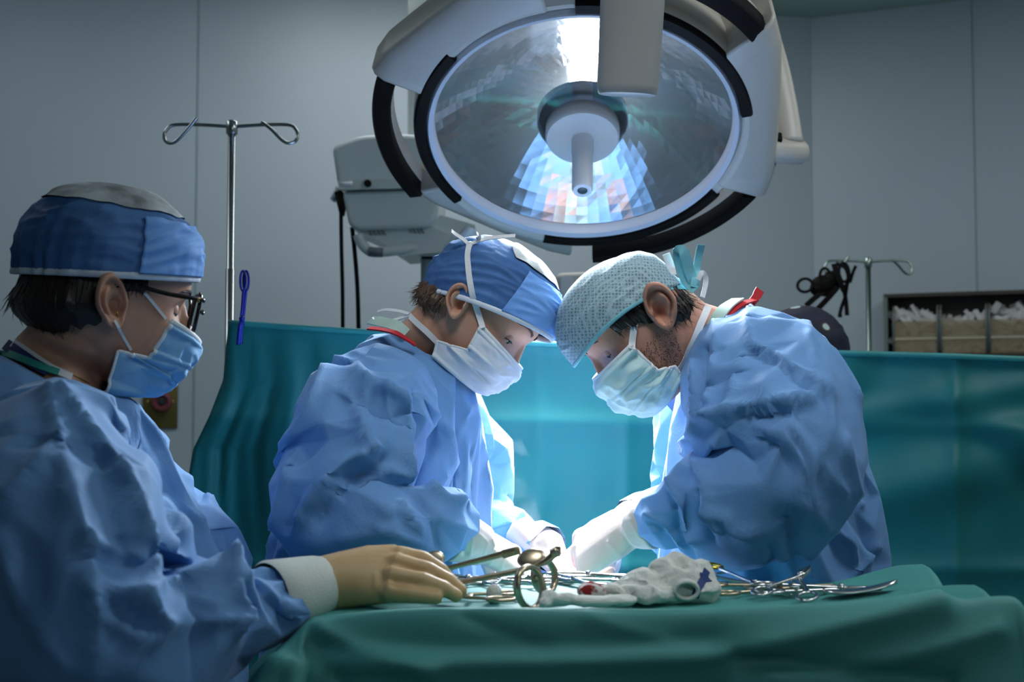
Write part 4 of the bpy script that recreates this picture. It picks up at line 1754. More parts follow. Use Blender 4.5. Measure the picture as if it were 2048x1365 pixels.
pxfold([w_gown] + w_sl, [
    ([(650, 719), (706, 731), (734, 767), (777, 778), (809, 792), (816, 830), (818, 940)], 0.012, 0.012),
    ([(832, 765), (834, 860), (826, 950)], 0.012, -0.016),
    ([(730, 767), (726, 873), (745, 901)], 0.010, 0.010),
    ([(690, 790), (710, 826), (726, 873)], 0.010, 0.008),
    ([(777, 778), (773, 861), (760, 900)], 0.010, 0.007),
    ([(650, 739), (611, 838), (571, 893)], 0.012, 0.010),
    ([(741, 901), (680, 929), (597, 1030)], 0.013, 0.014),
    ([(760, 925), (700, 965), (640, 1040)], 0.012, -0.012),
    ([(773, 1020), (781, 1067)], 0.010, 0.010),
    ([(714, 917), (760, 935), (812, 956)], 0.010, 0.010),
    ([(935, 822), (911, 873)], 0.008, 0.007), ([(813, 763), (870, 830), (900, 870), (915, 1000)], 0.012, 0.008),
    ([(931, 893), (927, 988)], 0.007, 0.007), ([(963, 893), (979, 996)], 0.007, 0.008), ([(945, 890), (950, 1000)], 0.006, -0.007),
    ([(836, 861), (824, 964)], 0.008, 0.007), ([(888, 956), (868, 984)], 0.008, 0.007),
    ([(579, 933), (550, 1050), (544, 1130)], 0.010, 0.010), ([(607, 1035), (570, 1100), (556, 1130)], 0.010, 0.010), ([(595, 1010), (580, 1060)], 0.010, -0.010),
    ([(860, 976), (900, 1000), (930, 1010)], 0.008, 0.008), ([(840, 1000), (870, 1050), (880, 1100)], 0.010, -0.010), ([(800, 1010), (835, 1060)], 0.010, 0.009),
    ([(690, 1080), (760, 1060), (830, 1085)], 0.012, 0.008),
], 1.45, 0.85)

cw = dict(ctr=(0.010, 0, 0.022), ax=0.112, ay=0.086, az=0.100, mid=0.006, amp=0.034, puff=0.02, back_puff=0.05, gather=0.05, seed=3.0, side=0.002, wr=0.0045)
CAPBVH = bvh_of(w_body)
w_cap = cap_shell('cap', wm, WM, cw, M_CAPB, 0, 2 * math.pi, 0.0, 1.0)
cap_shell('front_panel', wm, WM, cw, M_CAPF, R(-70), R(70), 0.02, 0.50, 0.0024, 80, 44, parent=w_cap)
P_ = []
for i in range(121):
    th = 2 * math.pi * i / 120
    t0 = 0.57 + 0.36 * max(0, -math.cos(th)) - 0.02 * math.cos(th)
    P_.append([WM @ (lambda p: p + (p - Vector(cw['ctr'])).normalized() * 0.0032)(cap_pt(th, t0 + (1 - t0) * j / 20, cw)) for j in range(21)])
o = grid_obj('crown_mesh', P_, M_CAPW, w_cap)
fix_normals(o.data)
cap_edge('edging', w_cap, WM, cw, M_EDGE)
wside = [(0.036, -0.014, 0.070), (0.043, -0.056, 0.0655), (-0.004, -0.073, 0.062), (0.006, -0.098, 0.056)]
w_mask, w_mp = build_mask(wm, WM, M_MASKW, wside, [(0, .110, -.027), (.15, .116, -.036), (.35, .112, -.052), (.6, .103, -.072), (.85, .092, -.090), (1, .074, -.099)], seed=1.0)
hair_shell(wm, WM, M_HAIRB, R(100), R(260), lambda th: -0.004, lambda th: -0.052 - 0.010 * math.cos(th * 2), 0.011, seed=1.3, strands=260, strand_len=0.016, out=0.012)
bv = bvh_of(w_cap, w_body, w_mask)
tape('upper_tie', w_mask, M_WHITEF, [(966, 657), (958, 630), (945, 590), (938, 545), (936, 510), (940, 488)], bv, 0.0085, 0.003)
tape('lower_tie', w_mask, M_WHITEF, [(874, 684), (855, 665), (838, 650), (822, 634), (812, 622)], bv, 0.0085)
kn = surf_points(bv, [(940, 490)])[0]
for q in ([(938, 490), (925, 478), (910, 468), (903, 462)], [(942, 488), (955, 482), (957, 472), (953, 467)], [(945, 487), (970, 478), (1000, 474), (1030, 472)]):
    pts = [at(x, y, kn.y - 0.004 * i) for i, (x, y) in enumerate(q)]
    MB().ribbon(catmull(pts, 4), 0.0075, Vector((0.1, -0.7, 0.6)), 0.0005).build('tie_end', M_WHITEF, w_mask, auto=40)
MB().ball(kn, 0.0055).build('tie_knot', M_WHITEF, w_mask)
for q in ([(818, 630), (790, 640), (765, 644), (752, 640), (748, 635)], [(818, 628), (795, 622), (770, 620), (754, 624)], [(818, 632), (800, 645), (785, 650), (760, 655)]):
    pts = [at(x, y, 1.76 + 0.01 * i) for i, (x, y) in enumerate(q)]
    MB().ribbon(catmull(pts, 4), 0.006, Vector((0.1, -0.7, 0.6)), 0.0005).build('tie_end', M_WHITEF, w_mask, auto=40)
# collar pieces at the back of the neck
MB().ribbon(catmull([at(738, 657, 1.76), at(765, 660, 1.74), at(795, 668, 1.72), at(830, 690, 1.73)], 5), 0.009, Vector((0, -0.5, 0.8)), 0.0012).build('neck_binding', M_RED, w_gown, auto=40)
MB().ribbon(catmull([at(742, 640, 1.80), at(765, 645, 1.77), at(792, 652, 1.75), at(812, 668, 1.75)], 5), 0.018, Vector((-0.3, -0.6, 0.6)), 0.0012).build('collar', M_COLLAR, w_gown, auto=40)

fr = frame_from(w_wr, at(1062, 1150, 1.76) - at(905, 1072, 1.648), Vector((0.25, -0.55, 0.8)))
hb = local_hand(fr, [(38, 45, 25), (42, 48, 25), (45, 50, 28), (48, 52, 30)], [4, 1, -2, -6], [(0.045, 0.040, -0.02), (0.078, 0.040, -0.042), (0.10, 0.028, -0.058)])
hb.tube([at(905, 1070, 1.644), at(930, 1078, 1.655), w_wr], [0.037, 0.034, 0.029], 24)
g = finish_glove(hb, M_GLOVEW, wm)
pxfold(g, [([(925, 1050), (945, 1075), (940, 1110)], 0.004, 0.0022), ([(950, 1062), (975, 1085), (965, 1120)], 0.003, 0.0018), ([(985, 1080), (990, 1100), (980, 1130)], 0.003, 0.0015), ([(1010, 1095), (1008, 1120), (1000, 1140)], 0.003, 0.0015), ([(905, 1080), (925, 1085), (930, 1110)], 0.004, -0.002)])
fr = frame_from(w_wr2, at(1135, 1150, 1.84) - at(1070, 1092, 1.865), Vector((0.6, -0.2, 0.8)))
hb = local_hand(fr, [(30, 40, 25), (34, 44, 25), (38, 46, 28), (42, 48, 30)], [3, 0, -2, -5], [(0.045, 0.040, -0.02), (0.078, 0.040, -0.042), (0.10, 0.028, -0.058)])
hb.tube([at(1078, 1090, 1.875), at(1092, 1098, 1.862), w_wr2 + (at(1135, 1150, 1.84) - w_wr2) * 0.3], [0.031, 0.031, 0.028], 20)
g = finish_glove(hb, M_GLOVEW, wm)

# ======================= man surgeon
mn_root = at(1530, 1000, 1.84)
mn = thing('person', 'person in blue gown bending in from the right, honeycomb cap and pale green mask', 'person', (mn_root.x, mn_root.y, 0))
MM = head_frame((1313, 622), 1.665, (-0.70, 0.71), R(-2), 1.03, 1)
LOWK, HIK, NOSEK, EARK, EAROFF, HBK = 0.93, 0.68, 0.75, 1.08, 0.005, 0.72
sl_nearm = [(1480, 715, 1.74, 0.085), (1525, 800, 1.66, 0.100), (1540, 890, 1.60, 0.100), (1535, 970, 1.575, 0.092), (1470, 1000, 1.59, 0.078), (1395, 1015, 1.62, 0.062), (1340, 1035, 1.645, 0.045), (1296, 1050, 1.668, 0.031)]
sl_farm = [(1420, 800, 1.98, 0.08), (1400, 930, 2.03, 0.08), (1370, 1020, 2.0, 0.06), (1310, 1040, 1.93, 0.045), (1250, 1040, 1.875, 0.03)]
m_wr = at(1272, 1048, 1.685)
m_wr2 = at(1226, 1062, 1.865)
spine = [(at(1420, 690, 1.75), 0.058), (at(1475, 745, 1.80), 0.08), (at(1520, 840, 1.84), 0.115), (at(1540, 960, 1.85), 0.12), (at(1540, 1100, 1.85), 0.12), (at(1540, 1320, 1.85), 0.125)]
hip = at(1540, 1320, 1.85)
m_body = build_body(mn, MM, M_SKINM, spine, [sleeve_arm(sl_nearm, m_wr), sleeve_arm(sl_farm, m_wr2)], stand_legs(hip.x, 1.85, hip.z, -1), lid=(-13, -27))
for s in (1, -1):
    brow(mn, MM, M_HAIRD, m_body, s)
secs = [((1372, 742), (1470, 622), 1.77, 0.080), ((1352, 800), (1550, 604), 1.81, 0.130), ((1342, 870), (1632, 640), 1.84, 0.18), ((1336, 950), (1692, 740), 1.85, 0.20), ((1332, 1030), (1716, 860), 1.85, 0.195),
        ((1318, 1110), (1735, 980), 1.85, 0.19), ((1310, 1180), (1752, 1090), 1.85, 0.185), ((1306, 1280), (1762, 1230), 1.85, 0.185), ((1302, 1600), (1768, 1600), 1.85, 0.19), ((1295, 2000), (1775, 2000), 1.85, 0.21), ((1290, 2350), (1780, 2350), 1.85, 0.22)]
m_gown = gown_torso('gown', mn, M_GOWN, secs)
m_sl = [gown_sleeve(m_gown, M_GOWN, q) for q in (sl_nearm, sl_farm)]
open_cloth(m_gown, [(at(1418, 685, 1.745), 0.066), (at(1535, 2370, 1.85), 0.10)], growth=0.09, frames=22, soft=0.10)
ridge_noise(m_gown, [((6.5, 6.5, 3.6), 0.010, 5.0)])
facet(m_gown, 0.055)
for i_, q in enumerate(m_sl):
    sim_sleeve(q)
    ridge_noise(q, [((7.0, 7.0, 5.0), 0.009, 8.0 + i_)])
    facet(q, 0.075)
pxfold([m_gown] + m_sl, [
    ([(1492, 615), (1501, 690), (1554, 712), (1646, 782)], 0.009, 0.009),
    ([(1512, 705), (1570, 735), (1640, 798)], 0.009, -0.010),
    ([(1484, 712), (1470, 760), (1462, 813)], 0.009, 0.008),
    ([(1624, 795), (1550, 806), (1484, 817), (1409, 839), (1378, 883)], 0.012, 0.014),
    ([(1600, 822), (1520, 830), (1450, 850)], 0.010, -0.012),
    ([(1413, 839), (1488, 844), (1571, 883), (1602, 931), (1590, 980)], 0.011, 0.013),
    ([(1500, 860), (1560, 890), (1575, 930)], 0.012, -0.010),
    ([(1585, 861), (1620, 905), (1620, 988)], 0.010, 0.010),
    ([(1378, 909), (1409, 962), (1413, 1024), (1440, 1059)], 0.010, 0.012),
    ([(1395, 985), (1398, 1040), (1420, 1080)], 0.010, -0.012),
    ([(1418, 1024), (1457, 1037), (1470, 1068), (1505, 1072)], 0.009, 0.010),
    ([(1339, 962), (1365, 1006), (1374, 1055), (1390, 1085)], 0.009, 0.009),
    ([(1352, 1010), (1352, 1060)], 0.008, -0.008), ([(1292, 1030), (1330, 1045), (1365, 1090)], 0.007, 0.007),
    ([(1655, 786), (1659, 866), (1642, 905)], 0.010, 0.010), ([(1611, 650), (1650, 778)], 0.012, 0.008), ([(1660, 700), (1715, 790)], 0.010, 0.008),
    ([(1593, 1002), (1650, 1050), (1703, 1085), (1708, 1151)], 0.010, 0.010), ([(1756, 1094), (1708, 1151)], 0.008, 0.009), ([(1570, 1040), (1600, 1150)], 0.012, -0.014), ([(1540, 1100), (1550, 1155)], 0.010, -0.010),
    ([(1640, 930), (1690, 990)], 0.010, 0.008), ([(1690, 880), (1720, 1010)], 0.010, 0.008),
    ([(1431, 646), (1431, 703), (1413, 800)], 0.008, 0.008), ([(1387, 725), (1390, 826)], 0.007, 0.008), ([(1410, 700), (1400, 800)], 0.007, -0.009),
], 1.45, 0.85)
cm = dict(ctr=(0.024, 0, 0.014), ax=0.094, ay=0.086, az=0.086, mid=0.002, amp=0.016, side=0.020, puff=0.03, back_puff=-0.02, gather=0.02, seed=7.0, wr=0.0025)
CAPBVH = bvh_of(m_body)
m_cap = cap_shell('cap', mn, MM, cm, M_CAPH, 0, 2 * math.pi, 0.0, 1.0)
cap_edge('edging', m_cap, MM, cm, M_TIEG, (0.0016, 0.003))
mside = [(0.050, -0.016, 0.071), (0.048, -0.066, 0.066), (0.027, -0.079, 0.062), (0.031, -0.098, 0.056)]
m_mask, m_mp = build_mask(mn, MM, M_MASKG, mside, [(0, .112, -.016), (.12, .121, -.028), (.28, .121, -.044), (.5, .115, -.068), (.75, .103, -.095), (.92, .088, -.110), (1, .07, -.113)], seed=4.0, pleats=1.3)
hair_shell(mn, MM, M_HAIRK, R(100), R(260), lambda th: -0.016, lambda th: -0.050 - 0.01 * math.cos(th * 2), 0.006, seed=2.1, strands=200, strand_len=0.016, out=0.012)
hair_shell(mn, MM, M_HAIRK, R(62), R(92), lambda th: 0.03, lambda th: 0.004 - 0.02 * max(0, (th - R(74)) / R(18)), 0.003, name='temple_hair', seed=6.4, strands=30, strand_len=0.008, out=0.002)
# stubble
M_STUB = mat('dark_stubble', (0.03, 0.02, 0.018), 0.7, var=0.0)
bvb = bvh_of(m_body)
random.seed(11)
mb = MB()
n_ = 0
while n_ < 900:
    th = R(random.uniform(50, 100))
    z = random.uniform(-0.10, -0.03)
    p = MM @ head_surf(th, z, 0.03)
    c_ = MM @ Vector((0.0, 0, z))
    d = (c_ - p).normalized()
    h = bvb.ray_cast(p, d)
    n_ += 1
    if h[0] is None:
        continue
    q = h[0]
    dn = (MM.to_3x3() @ Vector((0.1, 0, -1))).normalized()
    a_ = h[1].orthogonal().normalized() * 0.00045
    b_ = h[1].cross(a_)
    e = q + (h[1] + dn * 0.7).normalized() * 0.0016
    mb.add([q + a_, q - a_ * 0.5 + b_, q - a_ * 0.5 - b_, e], [(0, 1, 3), (1, 2, 3), (2, 0, 3)])
mb.build('stubble', M_STUB, mn)
bv = bvh_of(m_cap, m_body, m_mask)
tape('upper_tie', m_mask, M_WHITEF, [(1263, 698), (1266, 670), (1270, 640), (1273, 612)], bv, 0.0095)
tape('lower_tie', m_mask, M_WHITEF, [(1356, 742), (1372, 715), (1388, 682), (1400, 650), (1416, 614)], bv, 0.0105)
tape('cap_band', m_cap, M_TIEG, [(1352, 574), (1365, 575), (1380, 578), (1397, 583)], bv, 0.010)
K = at(1398, 578, 1.70)
for nm, q, w, mm in (('bow_loop', [(1392, 580), (1372, 560), (1360, 525), (1356, 503), (1368, 506), (1378, 540), (1390, 575)], 0.016, M_TIEG),
                     ('tie_end', [(1388, 575), (1392, 545), (1398, 510), (1403, 490)], 0.011, M_TIEG),
                     ('tie_end', [(1345, 550), (1340, 530), (1332, 508)], 0.012, M_WHITEF),
                     ('tie_loop', [(1405, 595), (1412, 565), (1410, 550), (1403, 546), (1396, 560)], 0.007, M_WHITEF)):
    pts = [at(x, y, 1.70 + 0.006 * math.sin(i * 1.3)) for i, (x, y) in enumerate(q)]
    MB().ribbon(catmull(pts, 5), w, Vector((0.15, -1, 0.1)), 0.0005).build(nm, mm, m_cap, auto=40)
# collar pieces
MB().ribbon(catmull([at(1418, 672, 1.69), at(1432, 640, 1.68), at(1452, 614, 1.69), at(1476, 598, 1.72)], 5), 0.020, Vector((-0.5, -0.7, 0.4)), 0.0012).build('collar', M_COLLAR, m_gown, auto=40)
MB().ribbon(catmull([at(1450, 638, 1.68), at(1468, 620, 1.69), at(1490, 606, 1.71), at(1512, 600, 1.73)], 5), 0.010, Vector((-0.2, -0.6, 0.7)), 0.0012).build('neck_binding', M_RED, m_gown, auto=40)
MB().ribbon(catmull([at(1503, 606, 1.73), at(1512, 594, 1.735), at(1520, 580, 1.74)], 4), [0.012] * 5 + [0.014] * 4, Vector((0.3, -1, 0.2)), 0.001).build('tag', M_RED, m_gown, auto=40)

fr = frame_from(m_wr, at(1185, 1096, 1.72) - at(1285, 1040, 1.68), Vector((-0.45, -0.65, 0.6)), -1, 1.08)
hb = local_hand(fr, [(50, 70, 40), (55, 72, 40), (58, 72, 40), (62, 72, 42)], [4, 1, -2, -6], [(0.045, 0.040, -0.02), (0.075, 0.038, -0.045), (0.09, 0.02, -0.065)])
hb.tube([at(1312, 1050, 1.660), at(1285, 1050, 1.675), m_wr], [0.034, 0.034, 0.030], 24)
g = finish_glove(hb, M_GLOVEW, mn)
pxfold(g, [([(1245, 1050), (1262, 1085), (1290, 1100)], 0.003, 0.002), ([(1260, 1040), (1280, 1075), (1300, 1085)], 0.003, 0.002), ([(1215, 1085), (1240, 1110)], 0.003, 0.0016)])
fr = frame_from(m_wr2, at(1160, 1115, 1.84) - at(1235, 1050, 1.87), Vector((-0.6, -0.3, 0.7)), 1, 1.08)
g = finish_glove(local_hand(fr, [(35, 45, 25), (40, 48, 25), (44, 50, 28), (48, 52, 30)], [3, 0, -2, -5], [(0.045, 0.040, -0.02), (0.075, 0.040, -0.042), (0.095, 0.028, -0.058)]), M_GLOVEW, mn)

# ======================= nurse in the foreground
nu_root = at(90, 1000, 1.42)
nu = thing('person', 'person with glasses and light blue mask, beige gloved hand resting on the instrument table', 'person', (nu_root.x, nu_root.y, 0))
NM = head_frame((230, 606), 1.41, (0.985, 0.17), R(32), 1.0, -1)
LOWK, HIK, NOSEK, EARK, EAROFF, HBK = 0.92, 1.0, 1.0, 1.08, 0.0, 1.0
sl_n = [(110, 885, 1.36, 0.075), (105, 985, 1.26, 0.100), (140, 1120, 1.17, 0.102), (200, 1240, 1.13, 0.086), (310, 1250, 1.16, 0.064), (420, 1225, 1.21, 0.054), (510, 1212, 1.255, 0.046), (585, 1203, 1.29, 0.036)]
sl_nf = [(200, 930, 1.50, 0.055), (290, 1020, 1.58, 0.064), (380, 1100, 1.60, 0.056), (430, 1180, 1.57, 0.045), (430, 1260, 1.52, 0.035)]
n_wr = at(640, 1170, 1.325)
n_wr2 = at(415, 1310, 1.52)
spine = [(at(120, 715, 1.47), 0.055), (at(80, 800, 1.45), 0.070), (at(80, 900, 1.44), 0.085), (at(120, 1050, 1.44), 0.115), (at(120, 1250, 1.44), 0.12), (at(120, 1480, 1.44), 0.12)]
hip = at(120, 1480, 1.44)
n_body = build_body(nu, NM, M_SKIN, spine, [sleeve_arm(sl_n, n_wr), sleeve_arm(sl_nf, n_wr2)], stand_legs(hip.x, 1.44, hip.z, 1), lid=(-16, -30))
for s in (1, -1):
    brow(nu, NM, M_HAIRD, n_body, s)
secs = [((240, 795), (-20, 690), 1.45, 0.080), ((262, 830), (-120, 730), 1.45, 0.145), ((308, 900), (-180, 840), 1.45, 0.20), ((375, 990), (-190, 980), 1.45, 0.205), ((435, 1075), (-190, 1120), 1.45, 0.20),
        ((478, 1150), (-190, 1220), 1.45, 0.195), ((478, 1300), (-190, 1350), 1.45, 0.195), ((470, 1700), (-190, 1700), 1.45, 0.2), ((470, 2200), (-190, 2200), 1.45, 0.21), ((470, 2600), (-190, 2600), 1.45, 0.22)]
n_gown = gown_torso('gown', nu, M_GOWN, secs)
n_sl = [gown_sleeve(n_gown, M_GOWN, q) for q in (sl_n, sl_nf)]
open_cloth(n_gown, [(at(125, 715, 1.46), 0.072), (at(140, 2620, 1.45), 0.12)], growth=0.09, frames=22, soft=0.10)
ridge_noise(n_gown, [((6.5, 6.5, 3.6), 0.010, 9.0)])
facet(n_gown, 0.055)
for i_, q in enumerate(n_sl):
    sim_sleeve(q)
    ridge_noise(q, [((7.0, 7.0, 5.0), 0.009, 12.0 + i_)])
    facet(q, 0.075)
pxfold([n_gown] + n_sl, [
    ([(97, 783), (122, 904), (166, 1080), (180, 1187)], 0.012, 0.010), ([(127, 783), (170, 851), (243, 934), (282, 1012), (312, 1138)], 0.012, 0.011),
    ([(117, 885), (60, 950), (0, 1012)], 0.013, 0.010), ([(161, 1085), (220, 1100), (273, 1114)], 0.012, 0.010), ([(200, 900), (220, 1010), (240, 1100)], 0.012, -0.008),
    ([(243, 831), (312, 919), (350, 1000), (365, 1080)], 0.017, -0.015), ([(262, 815), (340, 900), (420, 1000)], 0.012, 0.008),
    ([(350, 1090), (380, 1030), (400, 1040)], 0.010, 0.008), ([(320, 1100), (330, 1160)], 0.013, -0.014),
    ([(195, 1226), (250, 1255), (302, 1284), (321, 1250), (300, 1215), (273, 1201)], 0.011, 0.013), ([(225, 1215), (262, 1235), (280, 1250)], 0.012, -0.016),
    ([(273, 1201), (321, 1167), (390, 1153), (458, 1128)], 0.011, 0.012), ([(458, 1128), (472, 1187), (492, 1231), (472, 1260)], 0.010, 0.012),
    ([(463, 1138), (535, 1187), (590, 1235)], 0.010, 0.008), ([(485, 1185), (510, 1225), (500, 1260)], 0.010, -0.012),
    ([(325, 1245), (410, 1242), (485, 1235)], 0.009, 0.008), ([(180, 1187), (190, 1300), (185, 1360)], 0.012, 0.010), ([(60, 1100), (75, 1250)], 0.015, -0.008), ([(0, 1080), (60, 1230), (130, 1330)], 0.014, 0.010),
], 1.45, 0.85)
cn = dict(ctr=(-0.004, 0, 0.030), ax=0.109, ay=0.090, az=0.104, mid=0.026, amp=0.016, puff=0.035, back_puff=0.03, gather=0.04, seed=12.0, wr=0.005)
CAPBVH = bvh_of(n_body)
n_cap = cap_shell('cap', nu, NM, cn, M_CAPB, 0, 2 * math.pi, 0.0, 1.0)
cap_shell('front_panel', nu, NM, cn, M_CAPF, R(-84), R(84), 0.02, 0.42, 0.0046, 90, 40, parent=n_cap)
P_ = []
for i in range(121):
    th = 2 * math.pi * i / 120
    P_.append([NM @ (lambda p: p + (p - Vector(cn['ctr'])).normalized() * 0.0024)(cap_pt(th, 0.50 + 0.50 * j / 20, cn)) for j in range(21)])
o = grid_obj('crown_mesh', P_, M_CAPW, n_cap)
fix_normals(o.data)
cap_edge('edging', n_cap, NM, cn, M_EDGE)
nside = [(0.062, -0.017, 0.071), (0.045, -0.066, 0.066), (0.008, -0.064, 0.066), (0.004, -0.118, 0.056)]
n_mask, n_mp = build_mask(nu, NM, M_MASKB, nside, [(0, .121, -.040), (.12, .123, -.049), (.3, .117, -.065), (.5, .107, -.082), (.75, .093, -.102), (.92, .078, -.113), (1, .064, -.115)], seed=9.0, pleats=1.2)
hair_shell(nu, NM, M_HAIRD, R(98), R(262), lambda th: 0.018, lambda th: -0.030 - 0.034 * max(0, -math.cos(th)), 0.022, seed=3.2, strands=90, strand_len=0.018, out=0.004)
# sideburn tuft before the ear
hair_shell(nu, NM, M_HAIRD, R(-88), R(-74), lambda th: 0.03, lambda th: 0.010, 0.003, name='temple_hair', seed=4.4, strands=30, strand_len=0.01, out=0.002)
hair_shell(nu, NM, M_HAIRD, R(48), R(84), lambda th: 0.03, lambda th: 0.002, 0.003, name='temple_hair', seed=4.8, strands=0)
bv = bvh_of(n_cap, n_body, n_mask)
tape('ear_loop', n_mask, M_WHITEF, [(330, 638), (310, 612), (290, 588), (268, 564)], bv, 0.0035)
tape('ear_loop', n_mask, M_WHITEF, [(262, 700), (250, 680), (238, 658), (228, 642)], bv, 0.0035)
# glasses
M_FRAME = mat('dark_tortoise_frame', (0.008, 0.006, 0.006), 0.2, var=0.3, vscale=60)
M_GOLD = mat('gold', (0.75, 0.52, 0.18), 0.25, metal=1.0)
gl_ = None
for s in (1, -1):
    rim = []
    for k in range(36):
        a = 2 * math.pi * k / 36
        y = 0.0285 * math.copysign(abs(math.cos(a)) ** 0.7, math.cos(a))
        z = 0.0255 * math.copysign(abs(math.sin(a)) ** 0.75, math.sin(a))
        rim.append(NM @ Vector((0.101 - 0.010 * abs(y * s + 0.034) / 0.06 + 0.004 - 0.12 * (z - 0.0) * -1 * 0.6 * 0.5, s * 0.034 + y, -0.004 + z + (0.004 if y * s > 0.015 and z > 0.01 else 0))))
    mb = MB().tube(rim, (0.0026, 0.0018), 8, closed=True)
    o = mb.build('glasses' if gl_ is None else 'lens_rim', M_FRAME, nu if gl_ is None else gl_)
    if gl_ is None:
        gl_ = o
    c_ = sum(rim, Vector()) / len(rim)
    MB().add([c_] + rim, [(0, i + 1, (i + 1) % 36 + 1) for i in range(36)]).build('lens', M_GLASS, gl_)
    tp_ = [NM @ Vector((0.098, s * 0.066, 0.014)), NM @ Vector((0.092, s * 0.074, 0.015)), NM @ Vector((0.05, s * 0.0775, 0.014)), NM @ Vector((0.0, s * 0.0785, 0.016)), NM @ Vector((-0.02, s * 0.079, 0.004))]
    MB().tube(catmull(tp_, 5), (0.0028, 0.0014), 8).build('temple', M_FRAME, gl_)
    MB().box(NM @ Vector((0.088, s * 0.0770, 0.0135)), (0.003, 0.002, 0.006), NM.to_3x3().normalized(), 0.0005).build('hinge_pin', M_GOLD, gl_)
MB().tube(catmull([NM @ Vector((0.117, 0.009, 0.0)), NM @ Vector((0.120, 0, 0.004)), NM @ Vector((0.117, -0.009, 0.0))], 5), 0.002, 8).build('bridge', M_FRAME, gl_)
# ear stud and fine necklace
es = surf_points(bv, [(235, 631)])
if es:
    MB().tube([es[0] + Vector((0.001 * math.cos(a), -0.002, 0.0042 * math.sin(a))) for a in [2 * math.pi * k / 14 for k in range(14)]], 0.0009, 6, closed=True).build('earring', M_GOLD, nu)
npx = [(45, 690), (70, 712), (100, 732), (125, 743), (150, 752), (175, 766), (200, 780)]
bvn = bvh_of(n_body)
pts = surf_points(bvn, npx)
if len(pts) > 2:
    MB().tube(catmull([p + Vector((0, -0.0012, 0.0006)) for p in pts], 6), 0.0006, 6).build('necklace', M_GOLD, nu)
# layers at the neckline: white undershirt edge, navy band, green tie
M_NAVY = mat('navy_cloth', (0.012, 0.02, 0.12), 0.8)
M_GREENT = mat('green_binding', (0.02, 0.30, 0.24), 0.6)
bvg = bvh_of(n_body, n_gown)
for nm, q, w, mm, of in (('undershirt_edge', [(24, 686), (60, 712), (95, 738), (140, 758)], 0.010, M_WHITEF, 0.004), ('navy_band', [(14, 690), (40, 712), (70, 734), (95, 748)], 0.014, M_NAVY, 0.005), ('neck_binding', [(0, 706), (40, 722), (75, 738), (115, 752)], 0.009, M_GREENT, 0.007)):
    tape(nm, n_gown, mm, q, bvg, w, of, th=0.0012)

# right hand resting on the instruments
hb = MB()
palm_px = [((570, 1190), 0.036, 0.034, 1.285), ((600, 1182), 0.034, 0.032, 1.30), ((640, 1170), 0.030, 0.030, 1.32), ((690, 1160), 0.034, 0.029, 1.33), ((740, 1150), 0.040, 0.024, 1.335), ((785, 1147), 0.042, 0.018, 1.335), ((806, 1150), 0.036, 0.010, 1.335)]
pp = [at(p[0][0], p[0][1], p[3]) for p in palm_px]
rings = []
lat = Vector((0.0, 0.80, 0.60)).normalized()
for i, p in enumerate(pp):
    t = (pp[min(i + 1, len(pp) - 1)] - pp[max(0, i - 1)]).normalized()
    l = (lat - t * lat.dot(t)).normalized()
    n = t.cross(l)
    rings.append([p + l * (palm_px[i][1] * math.cos(a)) + n * (palm_px[i][2] * math.sin(a)) for a in [2 * math.pi * k / 28 for k in range(28)]])
hb.rings(rings)
FING = [([(745, 1170, 1.325), (778, 1186, 1.298), (822, 1190, 1.296), (852, 1193, 1.296), (872, 1196, 1.297)], [0.010, 0.0102, 0.0094, 0.0086, 0.0076]),
        ([(750, 1150, 1.33), (788, 1154, 1.312), (848, 1163, 1.308), (888, 1178, 1.308), (912, 1192, 1.309)], [0.011, 0.0112, 0.0100, 0.0090, 0.0076]),
        ([(750, 1135, 1.335), (796, 1126, 1.330), (856, 1141, 1.328), (898, 1163, 1.327), (921, 1182, 1.326)], [0.011, 0.0112, 0.0102, 0.0090, 0.0078]),
        ([(750, 1125, 1.345), (798, 1110, 1.349), (846, 1119, 1.352), (882, 1142, 1.352), (903, 1164, 1.350)], [0.011, 0.0112, 0.0100, 0.0090, 0.0078]),
        ([(690, 1150, 1.35), (735, 1140, 1.375), (785, 1150, 1.385), (830, 1172, 1.380)], [0.014, 0.0135, 0.0110, 0.0092])]
for q, rd in FING:
    add_finger(hb, [at(*p) for p in q], rd)
n_glove = finish_glove(hb, M_GLOVEB, nu, sm=3)
pxfold(n_glove, [([(652, 1150), (656, 1180), (660, 1208)], 0.0022, 0.0014), ([(668, 1145), (672, 1180), (675, 1212)], 0.0022, 0.0014), ([(750, 1150), (752, 1180), (750, 1205)], 0.0025, 0.0016), ([(762, 1145), (766, 1180), (764, 1205)], 0.002, -0.0014), ([(772, 1140), (776, 1170)], 0.0025, 0.0014), ([(800, 1106), (784, 1128), (780, 1150), (776, 1175)], 0.004, 0.002)])
# white glove cuff rolled over the sleeve end
rings = []
for (px, py, Y, ra, rb) in [(538, 1196, 1.268, 0.037, 0.036), (545, 1195, 1.272, 0.040, 0.038), (575, 1190, 1.287, 0.0395, 0.037), (610, 1180, 1.303, 0.0365, 0.0345), (636, 1172, 1.317, 0.0335, 0.032), (646, 1169, 1.322, 0.031, 0.030)]:
    p = at(px, py, Y)
    t = (pp[2] - pp[0]).normalized()
    l = (lat - t * lat.dot(t)).normalized()
    n = t.cross(l)
    rings.append([p + l * (ra * math.cos(a)) + n * (rb * math.sin(a)) for a in [2 * math.pi * k / 40 for k in range(40)]])
cu = MB().rings(rings, False, False).build('cuff', M_CUFFW, n_glove)
pxfold(cu, [([(590, 1140), (598, 1180), (610, 1215)], 0.003, 0.0015), ([(570, 1150), (578, 1185), (590, 1225)], 0.003, -0.0015)])
